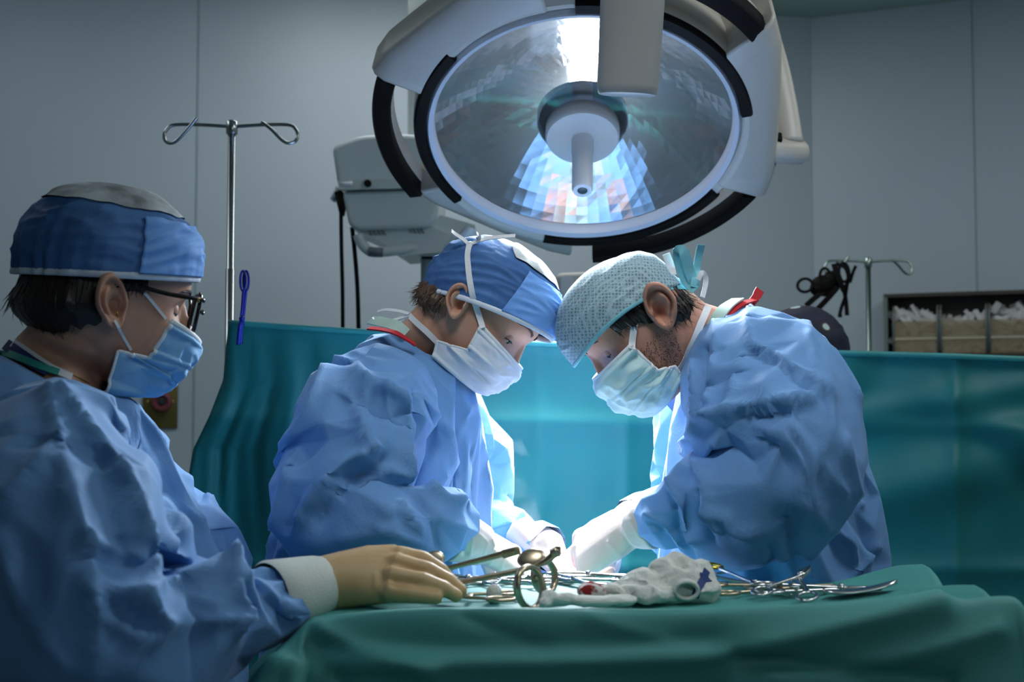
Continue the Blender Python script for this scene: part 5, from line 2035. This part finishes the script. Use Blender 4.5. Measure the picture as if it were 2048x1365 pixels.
# left hand hidden behind the sleeve
fr = frame_from(n_wr2, Vector((0.05, 0.1, -0.9)), Vector((1, 0.2, 0.1)), -1)
finish_glove(local_hand(fr, [(20, 25, 15)] * 4, [3, 0, -2, -5], [(0.045, 0.040, -0.02), (0.075, 0.040, -0.042), (0.095, 0.028, -0.058)]), M_GLOVEB, nu)
# ------------------------------------------------------------------ operating table and patient drape between the surgeons
ot = thing('operating_table', 'operating table under the pale blue patient sheet between the surgeons', 'operating table', (0.09, 2.0, 0))
MB().box((0.09, 1.98, 0.93), (0.18, 0.62, 0.08), None, 0.02).build('top', M_STEEL, ot, auto=40)
MB().tube([(0.09, 2.0, 0.90), (0.09, 2.0, 0.05)], 0.06, 24).build('column', M_STEEL, ot)
MB().box((0.09, 2.0, 0.035), (0.24, 0.7, 0.07), None, 0.02).build('base', M_STEEL, ot, auto=40)
M_PDRAPE = mat('bounce_pale_patient_sheet', (0.50, 0.62, 0.78), 0.7, var=0.06, vscale=10, bump=0.2, bscale=200)  # lit whiteness put into the base colour, also bounces lamplight upward
P = []
for i in range(60):
    s = -1 + 2 * i / 59
    row = []
    for j in range(60):
        y = 1.60 + 0.70 * j / 59
        hump = 1.045 + 0.050 * math.exp(-((y - 1.86) / 0.2) ** 2) + 0.004 * noise.noise(Vector((s * 3, y * 12, 2)))
        a = abs(s)
        if a < 0.6:
            x = 0.092 + s / 0.6 * 0.095
            z = hump - 0.02 * (a / 0.6) ** 2
        else:
            k = (a - 0.6) / 0.4
            x = 0.092 + math.copysign(0.095 + 0.018 * (1 - math.exp(-k * 8)) + 0.006 * math.sin(y * 30 + s * 3) * k, s)
            z = hump - 0.02 - 0.45 * k
        row.append(Vector((x, y, z)))
    P.append(row)
pdr = grid_obj('patient_drape', P, M_PDRAPE, th=0.002)
tag(pdr, 'pale blue sheet over the patient, lit between the two surgeons', 'sheet')
fix_normals(pdr.data)
wd = bpy.data.objects.new('surgical_field', None)
M_BLOOD = mat('wet_red_tissue', (0.45, 0.012, 0.012), 0.2, var=0.35, vscale=60, bump=0.5, bscale=80)
mb = MB()
for k, (rx, ry, h) in enumerate(((0.030, 0.050, 0.0), (0.024, 0.042, 0.004), (0.016, 0.03, 0.0015), (0.006, 0.012, 0.002))):
    pass
rs = []
for rx, ry, h in ((0.034, 0.055, 0.0), (0.031, 0.05, 0.006), (0.022, 0.036, 0.005), (0.006, 0.012, 0.003)):
    rs.append([Vector((0.085 + rx * math.cos(a), 1.80 + ry * math.sin(a), 1.0915 + h + 0.001 * math.sin(a * 5))) for a in [2 * math.pi * k / 32 for k in range(32)]])
o = MB().rings(rs, False, True).build('wound', M_BLOOD, pdr, label='red open wound')

# ------------------------------------------------------------------ things on the instrument table
M_STEELW = mat('warm_reflecting_steel', (0.50, 0.42, 0.29), 0.30, metal=0.93, var=0.06)
M_GOLDH = mat('gold_plated_ring', (0.72, 0.45, 0.06), 0.28, metal=1.0, var=0.05)
M_GAUZE = mat('gauze', (0.66, 0.68, 0.62), 0.9, var=0.10, vscale=40, bump=0.5, bscale=500, spec=0.1)
bpy.context.view_layer.update()
bt = BVHTree.FromObject(tdr, bpy.context.evaluated_depsgraph_get())


def T(px, py, up=0.0):
    q = surf_points(bt, [(px, py)])
    p = q[0] if q else at(px, py, 1.4)
    return p + Vector((0, 0, up))


def table_z(x, y):
    h = bt.ray_cast(Vector((x, y, 1.5)), Vector((0, 0, -1)))
    return h[0].z if h[0] is not None else TZ


def ring_pts(c, u, v, ru, rv, n=24):
    return [c + u * (ru * math.cos(2 * math.pi * k / n)) + v * (rv * math.sin(2 * math.pi * k / n)) for k in range(n)]


def clamp_proto(m, ringm=None, L=0.14, open_=0.012, curve=0.0, name='surgical_clamp', scale=1.0):
    """ring-handled clamp lying flat at the origin, jaws along +x"""
    t = thing(name, 'steel ring-handled clamp', 'clamp')
    X, Y_, Z = Vector((1, 0, 0)), Vector((0, 1, 0)), Vector((0, 0, 1))
    for s in (1, -1):
        h = 0.004 + 0.0012 * s
        pts = [Vector((-0.45 * L, s * (0.014 + open_ * .6), h)), Vector((-0.25 * L, s * (0.009 + open_ * .4), h)), Vector((0.0, s * 0.003, h)), Vector((0.12 * L, -s * 0.0005, h)), Vector((0.16 * L, -s * 0.003, h)), Vector((0.34 * L, -s * (0.0028 + open_ * 0.1) + curve * 0.3, h)), Vector((0.52 * L, -s * 0.0012 + curve, h))]
        pts = catmull(pts, 5)
        rr = [0.0025] * 10 + [0.0030] * 5 + [0.0042] * 5 + [0.0034] * 6 + list(np.linspace(0.003, 0.0014, 5))
        rr = (rr + [0.0014] * 40)[:len(pts)]
        a = MB().tube(pts, [(float(r) * 0.8, float(r)) for r in rr], 8).build('shank', m, t)
        c = Vector((-0.45 * L - 0.014, s * (0.016 + open_ * .6), h))
        MB().tube(ring_pts(c, X, Y_, 0.0155, 0.0105), 0.0022, 8, closed=True).build('finger_ring', ringm or m, a)
    MB().lathe([(0.0030, 0.0), (0.0034, 0.001), (0.0034, 0.0085), (0.0025, 0.0095)], (0.13 * L, 0, 0), Z, 14).build('screw', m, t)
    MB().box((-0.30 * L, 0.0, 0.0045), (0.006, 0.020, 0.0018), None, 0.0005).build('ratchet', m, t)
    return t


def place(t, loc, rz, label, group=None, tilt=(0, 0), sc=1.0):
    t.location = loc
    t.rotation_euler = (tilt[0], tilt[1], rz)
    t.scale = (sc, sc, sc)
    t['label'] = label
    if group:
        t['group'] = group
    return t


GC = 'clamps on the instrument table'
proto = clamp_proto(M_STEEL)
first = [True]


def put_clamp(px, py, deg, label, up=0.001, sc=1.0, tilt=(0, 0)):
    t = proto if first[0] else copy_tree(proto)
    first[0] = False
    p = T(px, py)
    return place(t, (p.x, p.y, table_z(p.x, p.y) + up), R(deg), label, GC, tilt, sc)


put_clamp(965, 1168, 172, 'steel clamp lying at the back of the table just right of the beige glove')
put_clamp(1030, 1168, 8, 'steel clamp at the back of the table behind the two big bronze rings')
put_clamp(1118, 1167, 185, 'steel clamp at the back of the table right of the bronze rings')
put_clamp(1205, 1165, 170, 'steel clamp with its rings just behind the left end of the gauze heap', 0.004)
put_clamp(1165, 1176, 125, 'steel clamp standing out diagonally behind the red-stained swab', 0.003)
# clamp holding a small swab, near the front
t = put_clamp(990, 1180, -82, 'steel clamp pointing at the viewer with a grey-white swab in its jaws', 0.004, 0.62)
p = T(988, 1207)
mb = MB().ball((p.x, p.y, table_z(p.x, p.y) + 0.010), (0.009, 0.011, 0.011), 20, 14)
o = mb.build('swab_ball', M_GAUZE)
crease(o.data, [([(p.x - .01, p.y - .01, p.z), (p.x + .01, p.y - .01, p.z + .015)], 0.003, 0.002)])
tag(o, 'small round grey-white swab held in the jaws of a clamp', 'swab')

# scissors beneath the fingertips
sc_ = clamp_proto(M_STEELW, None, 0.15, 0.018, 0.0, 'scissors')
sc_['category'] = 'scissors'
p = T(868, 1207)
place(sc_, (p.x - 0.005, p.y + 0.010, table_z(p.x, p.y + 0.01) + 0.003), R(176), 'bronze-looking scissors lying under the fingertips of the beige glove')

# large ring-handled retractor
rt = thing('retractor', 'large bronze-coloured retractor with two long rods and two big rings standing up beside the beige glove', 'retractor', at(1040, 1160, 1.36))
rt['label'] = 'large bronze retractor, two long rods and two upright rings, beside the beige glove'
YA, YB = 1.44, 1.36
mb = MB().tube([at(878, 1142, YA), at(960, 1121, YA - .01), at(1030, 1102, YA - .02)], [0.0032, 0.0034, 0.0042], 12)
mb.box(at(1022, 1105, YA - .018), (0.022, 0.010, 0.010), Matrix.Rotation(R(-15), 3, 'Y'), 0.002)
mb.build('rod', M_STEELW, rt, auto=40)
rr_ = Matrix.Rotation(R(-18), 3, 'Y') @ Matrix.Rotation(R(62), 3, 'X')
mb = MB().ball(at(866, 1121, YA), (0.0145, 0.0115, 0.0022), 24, 10, rr_.to_4x4())
mb.build('blade', M_STEELW, rt)
MB().tube(catmull([at(885, 1172, YB), at(960, 1158, YB), at(1040, 1141, YB), at(1085, 1127, YB), at(1105, 1112, YB), at(1118, 1102, YB)], 5), [0.0033] * 16 + [0.0044] * 10, 12).build('rod', M_STEELW, rt)
mb = MB().ball(at(1062, 1117, YB + 0.01), (0.0165, 0.0125, 0.0035), 24, 10, (Matrix.Rotation(R(-14), 3, 'Y') @ Matrix.Rotation(R(50), 3, 'X')).to_4x4())
mb.build('blade', M_STEELW, rt)
MB().lathe([(0.003, -0.004), (0.0045, -0.003), (0.0045, 0.004), (0.003, 0.005)], at(1108, 1105, YB - 0.002), (0.8, -0.3, 0.5), 16).box(at(1116, 1103, YB), (0.006, 0.006, 0.012), None, 0.001).build('screw', M_STEELW, rt, auto=40)
ua, va = Vector((0.62, 0.78, 0.0)).normalized(), Vector((-0.15, 0.0, 1)).normalized()
for (px, py, Y, ru, rv) in ((1060, 1176, 1.315, 0.0225, 0.0225), (1089, 1153, 1.38, 0.0195, 0.0185)):
    c = at(px, py, Y)
    r_in = MB()
    n = ua.cross(va)
    R1 = ring_pts(c, ua, va, ru, rv, 40)
    rs = []
    for k in range(40):
        a = 2 * math.pi * k / 40
        d = (ua * math.cos(a) + va * math.sin(a))
        rs.append([R1[k] + d * (0.0032 * math.cos(b)) + n * (0.0048 * math.sin(b)) for b in [2 * math.pi * j / 10 for j in range(10)]])
    rs.append(rs[0])
    r_in.rings(rs, False, False)
    r_in.build('ring', M_STEELW, rt)
MB().tube([at(1076, 1142, 1.35), at(1070, 1160, 1.33)], 0.004, 10).build('link', M_STEELW, rt)

# gauze: heap with blue strap, long strip, stained swabs


def cloth_lump(name, mb, vox, smooth, layers, m, folds=(), squash_z=None):
    o = mb.build(name, m)
    voxel(o, vox, smooth, 0.5)
    ridge_noise(o, layers)
    facet(o, 0.14 if vox > 0.0032 else 0.2, 2, 1)
    if folds:
        pxfold(o, folds)
    return o


mb = MB()
for px, py, Y, r in ((1265, 1182, 1.375, (0.022, 0.03, 0.013)), (1300, 1172, 1.38, (0.03, 0.035, 0.017)), (1340, 1172, 1.375, (0.03, 0.035, 0.020)), (1330, 1150, 1.39, (0.022, 0.024, 0.016)),
                     (1362, 1145, 1.395, (0.018, 0.02, 0.017)), (1385, 1150, 1.385, (0.022, 0.02, 0.013)), (1395, 1175, 1.372, (0.024, 0.03, 0.019)), (1415, 1178, 1.375, (0.012, 0.02, 0.016)), (1285, 1190, 1.345, (0.03, 0.02, 0.008)),
                     (1348, 1130, 1.395, (0.006, 0.012, 0.016)), (1395, 1135, 1.39, (0.014, 0.012, 0.006))):
    mb.ball(at(px, py, Y), r, 20, 14)
gz = cloth_lump('gauze_heap', mb, 0.0035, 4, [((30, 30, 42), 0.0075, 2.0), ((70, 70, 90), 0.0025, 5.0)], M_GAUZE,
                [([(1250, 1160), (1290, 1165), (1320, 1158), (1350, 1150)], 0.003, -0.003), ([(1262, 1178), (1300, 1180), (1345, 1176)], 0.003, 0.003), ([(1300, 1196), (1304, 1176)], 0.003, -0.002)])
tag(gz, 'crumpled heap of white gauze with a blue strap on the middle of the table', 'gauze')
c = at(1371, 1179, 1.348)
rs = []
for k in range(36):
    a = 2 * math.pi * k / 36
    d = Vector((math.cos(a), 0, math.sin(a)))
    pc = c + Vector((0.0125 * d.x, -0.004, 0.0095 * d.z))
    rs.append([pc + d * (0.0028 * math.cos(b)) + Vector((0, 0.010 * math.sin(b), 0)) for b in [2 * math.pi * j / 8 for j in range(8)]])
rs.append(rs[0])
MB().rings(rs, False, False).build('rolled_end', M_GAUZE, gz)
M_STRAP = mat('navy_strap', (0.012, 0.035, 0.16), 0.7, var=0.1)
bgz = bvh_of(gz)
tape('strap', gz, M_STRAP, [(1413, 1142), (1408, 1155), (1402, 1168), (1394, 1182), (1390, 1195)], bgz, 0.0085, 0.001)
tape('strap', gz, M_STRAP, [(1400, 1152), (1410, 1156), (1418, 1165)], bgz, 0.0075, 0.001)

mb = MB()
for px, py, Y, r in ((1100, 1196, 1.30, (0.010, 0.012, 0.010)), (1125, 1200, 1.302, (0.016, 0.014, 0.008)), (1160, 1203, 1.305, (0.02, 0.014, 0.006)), (1200, 1203, 1.31, (0.022, 0.014, 0.006)), (1240, 1201, 1.315, (0.02, 0.014, 0.006)), (1090, 1208, 1.29, (0.008, 0.010, 0.006))):
    mb.ball(at(px, py, Y), r, 18, 12)
o = cloth_lump('gauze_strip', mb, 0.003, 4, [((40, 60, 60), 0.002, 3.0)], M_GAUZE)
tag(o, 'long flat white gauze strip lying in front of the gauze heap', 'gauze')
M_BGAUZE = M_GAUZE.copy()
M_BGAUZE.name = 'blood_spotted_gauze'
nt = M_BGAUZE.node_tree
pr = nt.nodes['Principled BSDF']
nz = nt.nodes.new('ShaderNodeTexNoise')
nz.inputs['Scale'].default_value = 75
rp = nt.nodes.new('ShaderNodeValToRGB')
rp.color_ramp.elements[0].position = 0.47
rp.color_ramp.elements[1].position = 0.56
rp.color_ramp.elements[0].color = (0.66, 0.66, 0.62, 1)
rp.color_ramp.elements[1].color = (0.30, 0.03, 0.03, 1)
tcn = nt.nodes.new('ShaderNodeTexCoord')
nt.links.new(tcn.outputs['Object'], nz.inputs['Vector'])
nt.links.new(nz.outputs['Fac'], rp.inputs['Fac'])
nt.links.new(rp.outputs['Color'], pr.inputs['Base Color'])
for (px, py, Y, lab, mm) in ((1183, 1188, 1.34, 'folded white swab with a dark red blood stain', M_BGAUZE), (1224, 1189, 1.35, 'small folded clean swab touching the left end of the gauze heap', M_GAUZE)):
    mb = MB()
    c = at(px, py, Y)
    mb.rings([[c + Vector((0.0155 * math.cos(a), y_, 0.0115 * math.sin(a) if math.sin(a) > 0 else 0.006 * math.sin(a))) for a in [2 * math.pi * k / 24 for k in range(24)]] for y_ in (-0.012, -0.006, 0.006, 0.014)])
    o = cloth_lump('swab', mb, 0.0025, 4, [((60, 60, 60), 0.0022, px * 0.1)], mm)
    tag(o, lab, 'swab', 'loose swabs')

# right-hand instruments
gh = clamp_proto(M_STEEL, M_GOLDH, 0.15, 0.010, 0.0, 'needle_holder')
gh['category'] = 'needle holder'
p = T(1475, 1176)
place(gh, (p.x + 0.005, p.y - 0.012, table_z(p.x, p.y) + 0.006), R(-58), 'steel needle holder with gold rings lying right of the gauze heap')
gh.rotation_euler = (0, R(4), R(-58))
nh = clamp_proto(M_STEELW, None, 0.13, 0.012, 0.004, 'artery_forceps')
nh['category'] = 'forceps'
p = T(1560, 1186)
place(nh, (p.x, p.y, table_z(p.x, p.y) + 0.002), R(8), 'dark steel forceps lying right of the gold-ringed needle holder')
st = clamp_proto(M_STEEL, None, 0.10, 0.016, 0.0, 'angled_forceps')
st['category'] = 'forceps'
p = T(1596, 1186)
place(st, (p.x, p.y, table_z(p.x, p.y) + 0.012), R(62), 'small bright forceps propped up across the dark steel forceps', None, (0, R(-9)))
sn = clamp_proto(M_STEEL, None, 0.12, 0.008, 0.0, 'long_forceps')
sn['category'] = 'forceps'
p = T(1655, 1188)
place(sn, (p.x, p.y, table_z(p.x, p.y) + 0.002), R(-4), 'steel forceps lying flat at the right, beside the shiny spatula')
c = T(1722, 1194)
mb = MB()
rs = []
for k in range(17):
    t_ = -1 + 2 * k / 16
    w_ = 0.010 * math.sqrt(max(0.02, 1 - t_ ** 4))
    q = Vector((c.x + t_ * 0.042, c.y + 0.004, table_z(c.x + t_ * 0.042, c.y) + 0.006 + 0.004 * t_ * t_))
    rs.append([q + Vector((0, w_ * math.cos(a), 0.0028 * math.sin(a))) for a in [2 * math.pi * j / 12 for j in range(12)]])
mb.rings(rs)
o = mb.build('spatula', M_STEEL)
tag(o, 'shiny curved steel spatula at the right end of the instruments', 'spatula')

# ------------------------------------------------------------------ background: gas outlet, machine, harness, bins, fourth person
fA, fB = wallA, wallB
M_BRASS = mat('brass_plate', (0.155, 0.125, 0.035), 0.45, metal=0.5, var=0.12)
q = on_wall(321, 804, fA)
d, n, rot = wall_frame(fA, q.x)
ou = thing('gas_outlet', 'brass wall plate with a round red gas outlet below the left person\'s mask', 'wall outlet', q)
MB().box(q + n * 0.004, (0.110, 0.006, 0.175), rot, 0.002).build('plate', M_BRASS, ou, auto=40)
M_REDP = mat('dull_red_socket', (0.20, 0.05, 0.06), 0.4, var=0.1)
s_ = MB().lathe([(0.020, 0.006), (0.031, 0.008), (0.033, 0.022), (0.030, 0.032), (0.022, 0.034), (0.020, 0.025)], q + d * 0.005, n, 32).build('socket', M_REDP, ou, auto=40)
MB().lathe([(0.012, 0.0), (0.012, 0.027), (0.006, 0.027)], q + d * 0.005, n, 24).build('hole', M_HOLE, s_)
for sg in (-1, 1):
    MB().lathe([(0.004, 0.006), (0.004, 0.009), (0.002, 0.0095)], q + d * (0.040 * sg), n, 12).build('screw', M_GOLD, ou)

am = thing('anaesthesia_machine', 'cream machine panel seen in the gap between the two surgeons caps', 'machine', (at(1150, 700, 3.0).x, 3.05, 0))
o = px_prism(rounded([(1112, 546), (1205, 542), (1208, 700), (1212, 1000), (1100, 1000), (1106, 700)], 14), 2.95, 0.22).build('cabinet', mat('cream_machine', (0.58, 0.57, 0.50), 0.45, var=0.03), am, auto=35)
bevel_mod(o, 0.01, 2)
px_prism(rounded([(1122, 552), (1146, 551), (1148, 660), (1120, 662)], 6), 2.944, 0.008).build('panel', M_WHITER, am, auto=35)
MB().lathe([(0.012, 0.0), (0.012, 0.016), (0.009, 0.02)], at(1104, 668, 2.945), (0, -1, 0), 20).build('knob', M_BLACKP, am, auto=40)
c = am.location
MB().box((c.x, 3.06, 0.55), (0.14, 0.2, 1.0), None, 0.01).build('column', mat('cream_machine_body', (0.5, 0.5, 0.45), 0.5), am)
MB().box((c.x, 3.06, 0.04), (0.3, 0.3, 0.06), None, 0.01).build('base', M_BLACKP, am)

# black rubber harness hanging from the hook
hs = thing('mask_harness', 'bundle of black rubber mask straps hanging from the right drip pole', 'straps', at(1655, 560, 3.5))
HYD = 3.50
mb = MB().ball(at(1648, 572, HYD), (0.040, 0.02, 0.032), 16, 10)
mb.ball(at(1665, 562, HYD), (0.03, 0.02, 0.03), 16, 10).ball(at(1636, 578, HYD), (0.025, 0.018, 0.022), 16, 10)
mb.build('bundle', M_BLACKP, hs)
for px, py, rx, ry in ((1610, 571, 15, 14), (1650, 552, 10, 16), (1688, 545, 10, 20)):
    MB().tube(ring_pts(at(px, py, HYD - 0.01), Vector((1, 0, 0.1)), Vector((0, 0.25, 1)).normalized(), rx * HYD / FPX, ry * HYD / FPX), 0.0045, 8, closed=True).build('ring', M_BLACKP, hs)
for q_, w_ in (([(1660, 575), (1635, 592), (1612, 612)], 0.016), ([(1675, 575), (1655, 598), (1632, 622)], 0.016), ([(1668, 530), (1680, 560), (1690, 590), (1694, 628)], 0.012), ([(1694, 570), (1690, 595), (1683, 615), (1679, 632)], 0.010),
               ([(1700, 566), (1706, 545), (1712, 532)], 0.009), ([(1672, 528), (1690, 535), (1697, 555), (1690, 580)], 0.012), ([(1668, 528), (1676, 555), (1688, 582)], 0.016)):
    MB().ribbon(catmull([at(x, y, HYD - 0.02 + 0.008 * math.sin(i + x)) for i, (x, y) in enumerate(q_)], 5), w_, Vector((0.1, -1, 0.2)), 0.0015).build('strap', M_BLACKP, hs, auto=40)
for px, py in ((1680, 632), (1694, 628)):
    MB().box(at(px, py, HYD - 0.02), (0.012, 0.004, 0.010), None, 0.001).build('buckle', M_BLACKP, hs)

# wall rack with three clear bins
q0, q1 = on_wall(1785, 655, fB), on_wall(2078, 655, fB)
d, n, rot = wall_frame(fB, q0.x)
L_ = (q1 - q0).dot(d)
zt, zb = on_wall(1785, 601, fB).z, on_wall(1785, 712, fB).z
cz, hh = (zt + zb) / 2, zt - zb
M_RACK = mat('dark_rack', (0.055, 0.045, 0.030), 0.5, var=0.1)
M_RACKG = mat('rack_edge', (0.16, 0.20, 0.18), 0.4)
M_BIN = mat('clear_tan_bin', (0.42, 0.33, 0.20), 0.15, var=0.05, alpha=0.42)
M_PACK = mat('white_packets', (0.66, 0.65, 0.62), 0.8, var=0.08, vscale=30)
rk = thing('bin_rack', 'dark wall rack with clear bins of white packets at the right edge', 'rack', q0)
mid = q0 + d * (L_ / 2)
mid.z = cz
mb = MB().box(mid + n * 0.01, (L_ + 0.02, 0.016, hh + 0.02), rot).box(mid + n * 0.07 + Vector((0, 0, hh / 2 + 0.006)), (L_ + 0.03, 0.14, 0.012), rot).box(mid + n * 0.07 - Vector((0, 0, hh / 2 + 0.006)), (L_ + 0.03, 0.14, 0.012), rot)
mb.build('frame', M_RACK, rk, smooth=False)
MB().box(q0 + n * 0.07 - d * 0.012 + Vector((0, 0, cz - q0.z)), (0.014, 0.14, hh + 0.024), rot).build('side_panel', M_RACKG, rk, smooth=False)
edges = [1790, 1882, 1977, 2074]
labs = ['white packets heaped in the left bin of the wall rack', 'white packets in the middle bin of the wall rack, dipping in its centre', 'white packets piled highest in the right bin of the wall rack']
random.seed(21)
for k in range(3):
    a, b = on_wall(edges[k] + 3, 655, fB), on_wall(edges[k + 1] - 3, 655, fB)
    w = (b - a).dot(d)
    c = (a + b) / 2
    c.z = zb
    bn = MB()
    bn.box(c + n * 0.125 + Vector((0, 0, hh * 0.29)), (w, 0.003, hh * 0.58), rot)
    for sg in (-1, 1):
        bn.box(c + n * 0.075 + d * (sg * w / 2) + Vector((0, 0, hh * 0.42)), (0.003, 0.10, hh * 0.84), rot)
    o = bn.box(c + n * 0.075 + Vector((0, 0, 0.004)), (w, 0.10, 0.003), rot).build('bin', M_BIN, rk, smooth=False)
    MB().box(c + n * 0.1275 + Vector((0, 0, hh * 0.27)), (w * 0.97, 0.002, 0.007), rot).build('label_strip', mat('cream_strip', (0.55, 0.50, 0.36), 0.6), o, smooth=False)
    for sg in (-1, 1):
        MB().tube([c + n * 0.127 + d * (sg * w / 2) + Vector((0, 0, hh * 0.02)), c + n * 0.127 + d * (sg * w / 2) + Vector((0, 0, hh * 0.72)), c + n * 0.10 + d * (sg * w / 2) + Vector((0, 0, hh * 0.85))], 0.004, 8).build('bin_edge', M_RACKG, o)
    pk = MB()
    for i in range(150):
        u, z, dp = random.uniform(-0.46, 0.46), random.uniform(0.03, 0.78), random.uniform(0.04, 0.115)
        dip = (0.66 - 0.14 * math.exp(-(u / 0.22) ** 2)) if k == 1 else (0.70 if k == 0 else 0.80)
        if z > dip + 0.10 * random.random():
            z *= 0.7
        m3 = rot @ Matrix.Rotation(random.uniform(-1.2, 1.2), 3, 'Y') @ Matrix.Rotation(random.uniform(-0.5, 0.5), 3, 'X')
        pk.box(c + d * (u * w) + n * dp + Vector((0, 0, z * hh)), (random.uniform(0.04, 0.08), 0.006, random.uniform(0.012, 0.022)), m3)
    o = pk.build('packets', M_PACK, None, smooth=False)
    tag(o, labs[k], 'packets', 'white packets in the wall rack', 'stuff')

# fourth person, mostly hidden behind the right surgeon
LOWK, HIK, NOSEK, EARK, EAROFF, HBK = 1.0, 1.0, 1.0, 1.0, 0.0, 1.0
M_NAVYP = mat('navy_print_cap', (0.02, 0.02, 0.05), 0.7, var=0.0)
nt = M_NAVYP.node_tree
tcn = nt.nodes.new('ShaderNodeTexCoord')
vo = nt.nodes.new('ShaderNodeTexVoronoi')
vo.inputs['Scale'].default_value = 20
rp = nt.nodes.new('ShaderNodeValToRGB')
rp.color_ramp.interpolation = 'CONSTANT'
rp.color_ramp.elements[0].position = 0.0
rp.color_ramp.elements[0].color = (0.55, 0.72, 0.70, 1)
rp.color_ramp.elements[1].position = 0.30
rp.color_ramp.elements[1].color = (0.010, 0.012, 0.035, 1)
e_ = rp.color_ramp.elements.new(0.24)
e_.color = (0.10, 0.03, 0.02, 1)
nt.links.new(tcn.outputs['Object'], vo.inputs['Vector'])
nt.links.new(vo.outputs['Distance'], rp.inputs['Fac'])
nt.links.new(rp.outputs['Color'], nt.nodes['Principled BSDF'].inputs['Base Color'])
fp = thing('person', 'person in a navy patterned cap, mostly hidden behind the right surgeon', 'person', (at(1600, 700, 2.75).x, 2.75, 0))
FM = head_frame((1582, 748), 2.70, (-0.94, 0.34), R(38), 1.0, 1)
hip = Vector((fp.location.x + 0.05, 2.78, 0.78))
nb = FM @ Vector((-0.03, 0, -0.10))
build_body(fp, FM, M_SKIN, [(nb + Vector((0.01, 0, -0.06)), 0.06), (nb + Vector((0.03, 0, -0.16)), 0.12), (nb + Vector((0.05, 0, -0.34)), 0.14), (hip + Vector((0, 0, 0.2)), 0.13), (hip, 0.14)],
           [[(nb + Vector((0.02, s * 0.12, -0.15)), 0.06), (nb + Vector((0.03, s * 0.2, -0.28)), 0.05), (nb + Vector((-0.02, s * 0.21, -0.45)), 0.042), (nb + Vector((-0.2, s * 0.16, -0.5)), 0.03)] for s in (1, -1)], stand_legs(hip.x, 2.78, hip.z, -1), eyes=(), vox=0.006)
cf = dict(ctr=(-0.006, 0, 0.026), ax=0.114, ay=0.092, az=0.106, mid=0.004, amp=0.03, puff=0.03, back_puff=0.02, gather=0.03, seed=15.0, wr=0.004)
CAPBVH = None
cap_shell('cap', fp, FM, cf, M_NAVYP, 0, 2 * math.pi, 0.0, 1.0, nth=90, nt=26)
hair_shell(fp, FM, M_HAIRD, R(95), R(265), lambda th: 0.0, lambda th: -0.085, 0.014, seed=5.5, strands=40)
hb_ = MB()
hb_.rings([[Vector((c_[0] + c_[2] * math.cos(a), c_[1] + c_[3] * math.sin(a), c_[4])) for a in [2 * math.pi * k / 32 for k in range(32)]] for c_ in
           [(nb.x + .03, nb.y, 0.09, 0.11, nb.z - 0.07), (nb.x + .04, nb.y, 0.16, 0.22, nb.z - 0.13), (nb.x + .05, nb.y, 0.20, 0.27, nb.z - 0.25), (hip.x, hip.y, 0.19, 0.26, hip.z + 0.2), (hip.x, hip.y, 0.2, 0.27, 0.55)]], False, False)
hb_.build('tunic', mat('green_tunic', (0.05, 0.16, 0.15), 0.8, var=0.06), fp)

# faint wisp of surgical smoke in the beam
SM = bpy.data.materials.new('thin_smoke')
SM.use_nodes = True
nt = SM.node_tree
nt.nodes.clear()
out = nt.nodes.new('ShaderNodeOutputMaterial')
sv = nt.nodes.new('ShaderNodeVolumeScatter')
sv.inputs['Color'].default_value = (0.8, 0.9, 1.0, 1)
sv.inputs['Anisotropy'].default_value = 0.2
tcn = nt.nodes.new('ShaderNodeTexCoord')
nz = nt.nodes.new('ShaderNodeTexNoise')
nz.inputs['Scale'].default_value = 22
nz.inputs['Detail'].default_value = 3
mr = nt.nodes.new('ShaderNodeMapRange')
mr.inputs['From Min'].default_value = 0.48
mr.inputs['From Max'].default_value = 0.75
mr.inputs['To Min'].default_value = 0.0
mr.inputs['To Max'].default_value = 1.1
nt.links.new(tcn.outputs['Object'], nz.inputs['Vector'])
nt.links.new(nz.outputs['Fac'], mr.inputs['Value'])
nt.links.new(mr.outputs[0], sv.inputs['Density'])
nt.links.new(sv.outputs[0], out.inputs['Volume'])
mb = MB().tube(catmull([at(1085, 1120, 1.93), at(1062, 1075, 1.95), at(1040, 1030, 1.97), at(1030, 985, 1.98), at(1034, 930, 1.99), at(1028, 880, 2.0)], 5), [0.012 + 0.022 * math.sin(math.pi * i / 25) for i in range(26)], 16)
o = mb.build('smoke', SM)
tag(o, 'faint wisp of smoke rising from the hands in front of the teal screen', 'smoke', None, 'stuff')
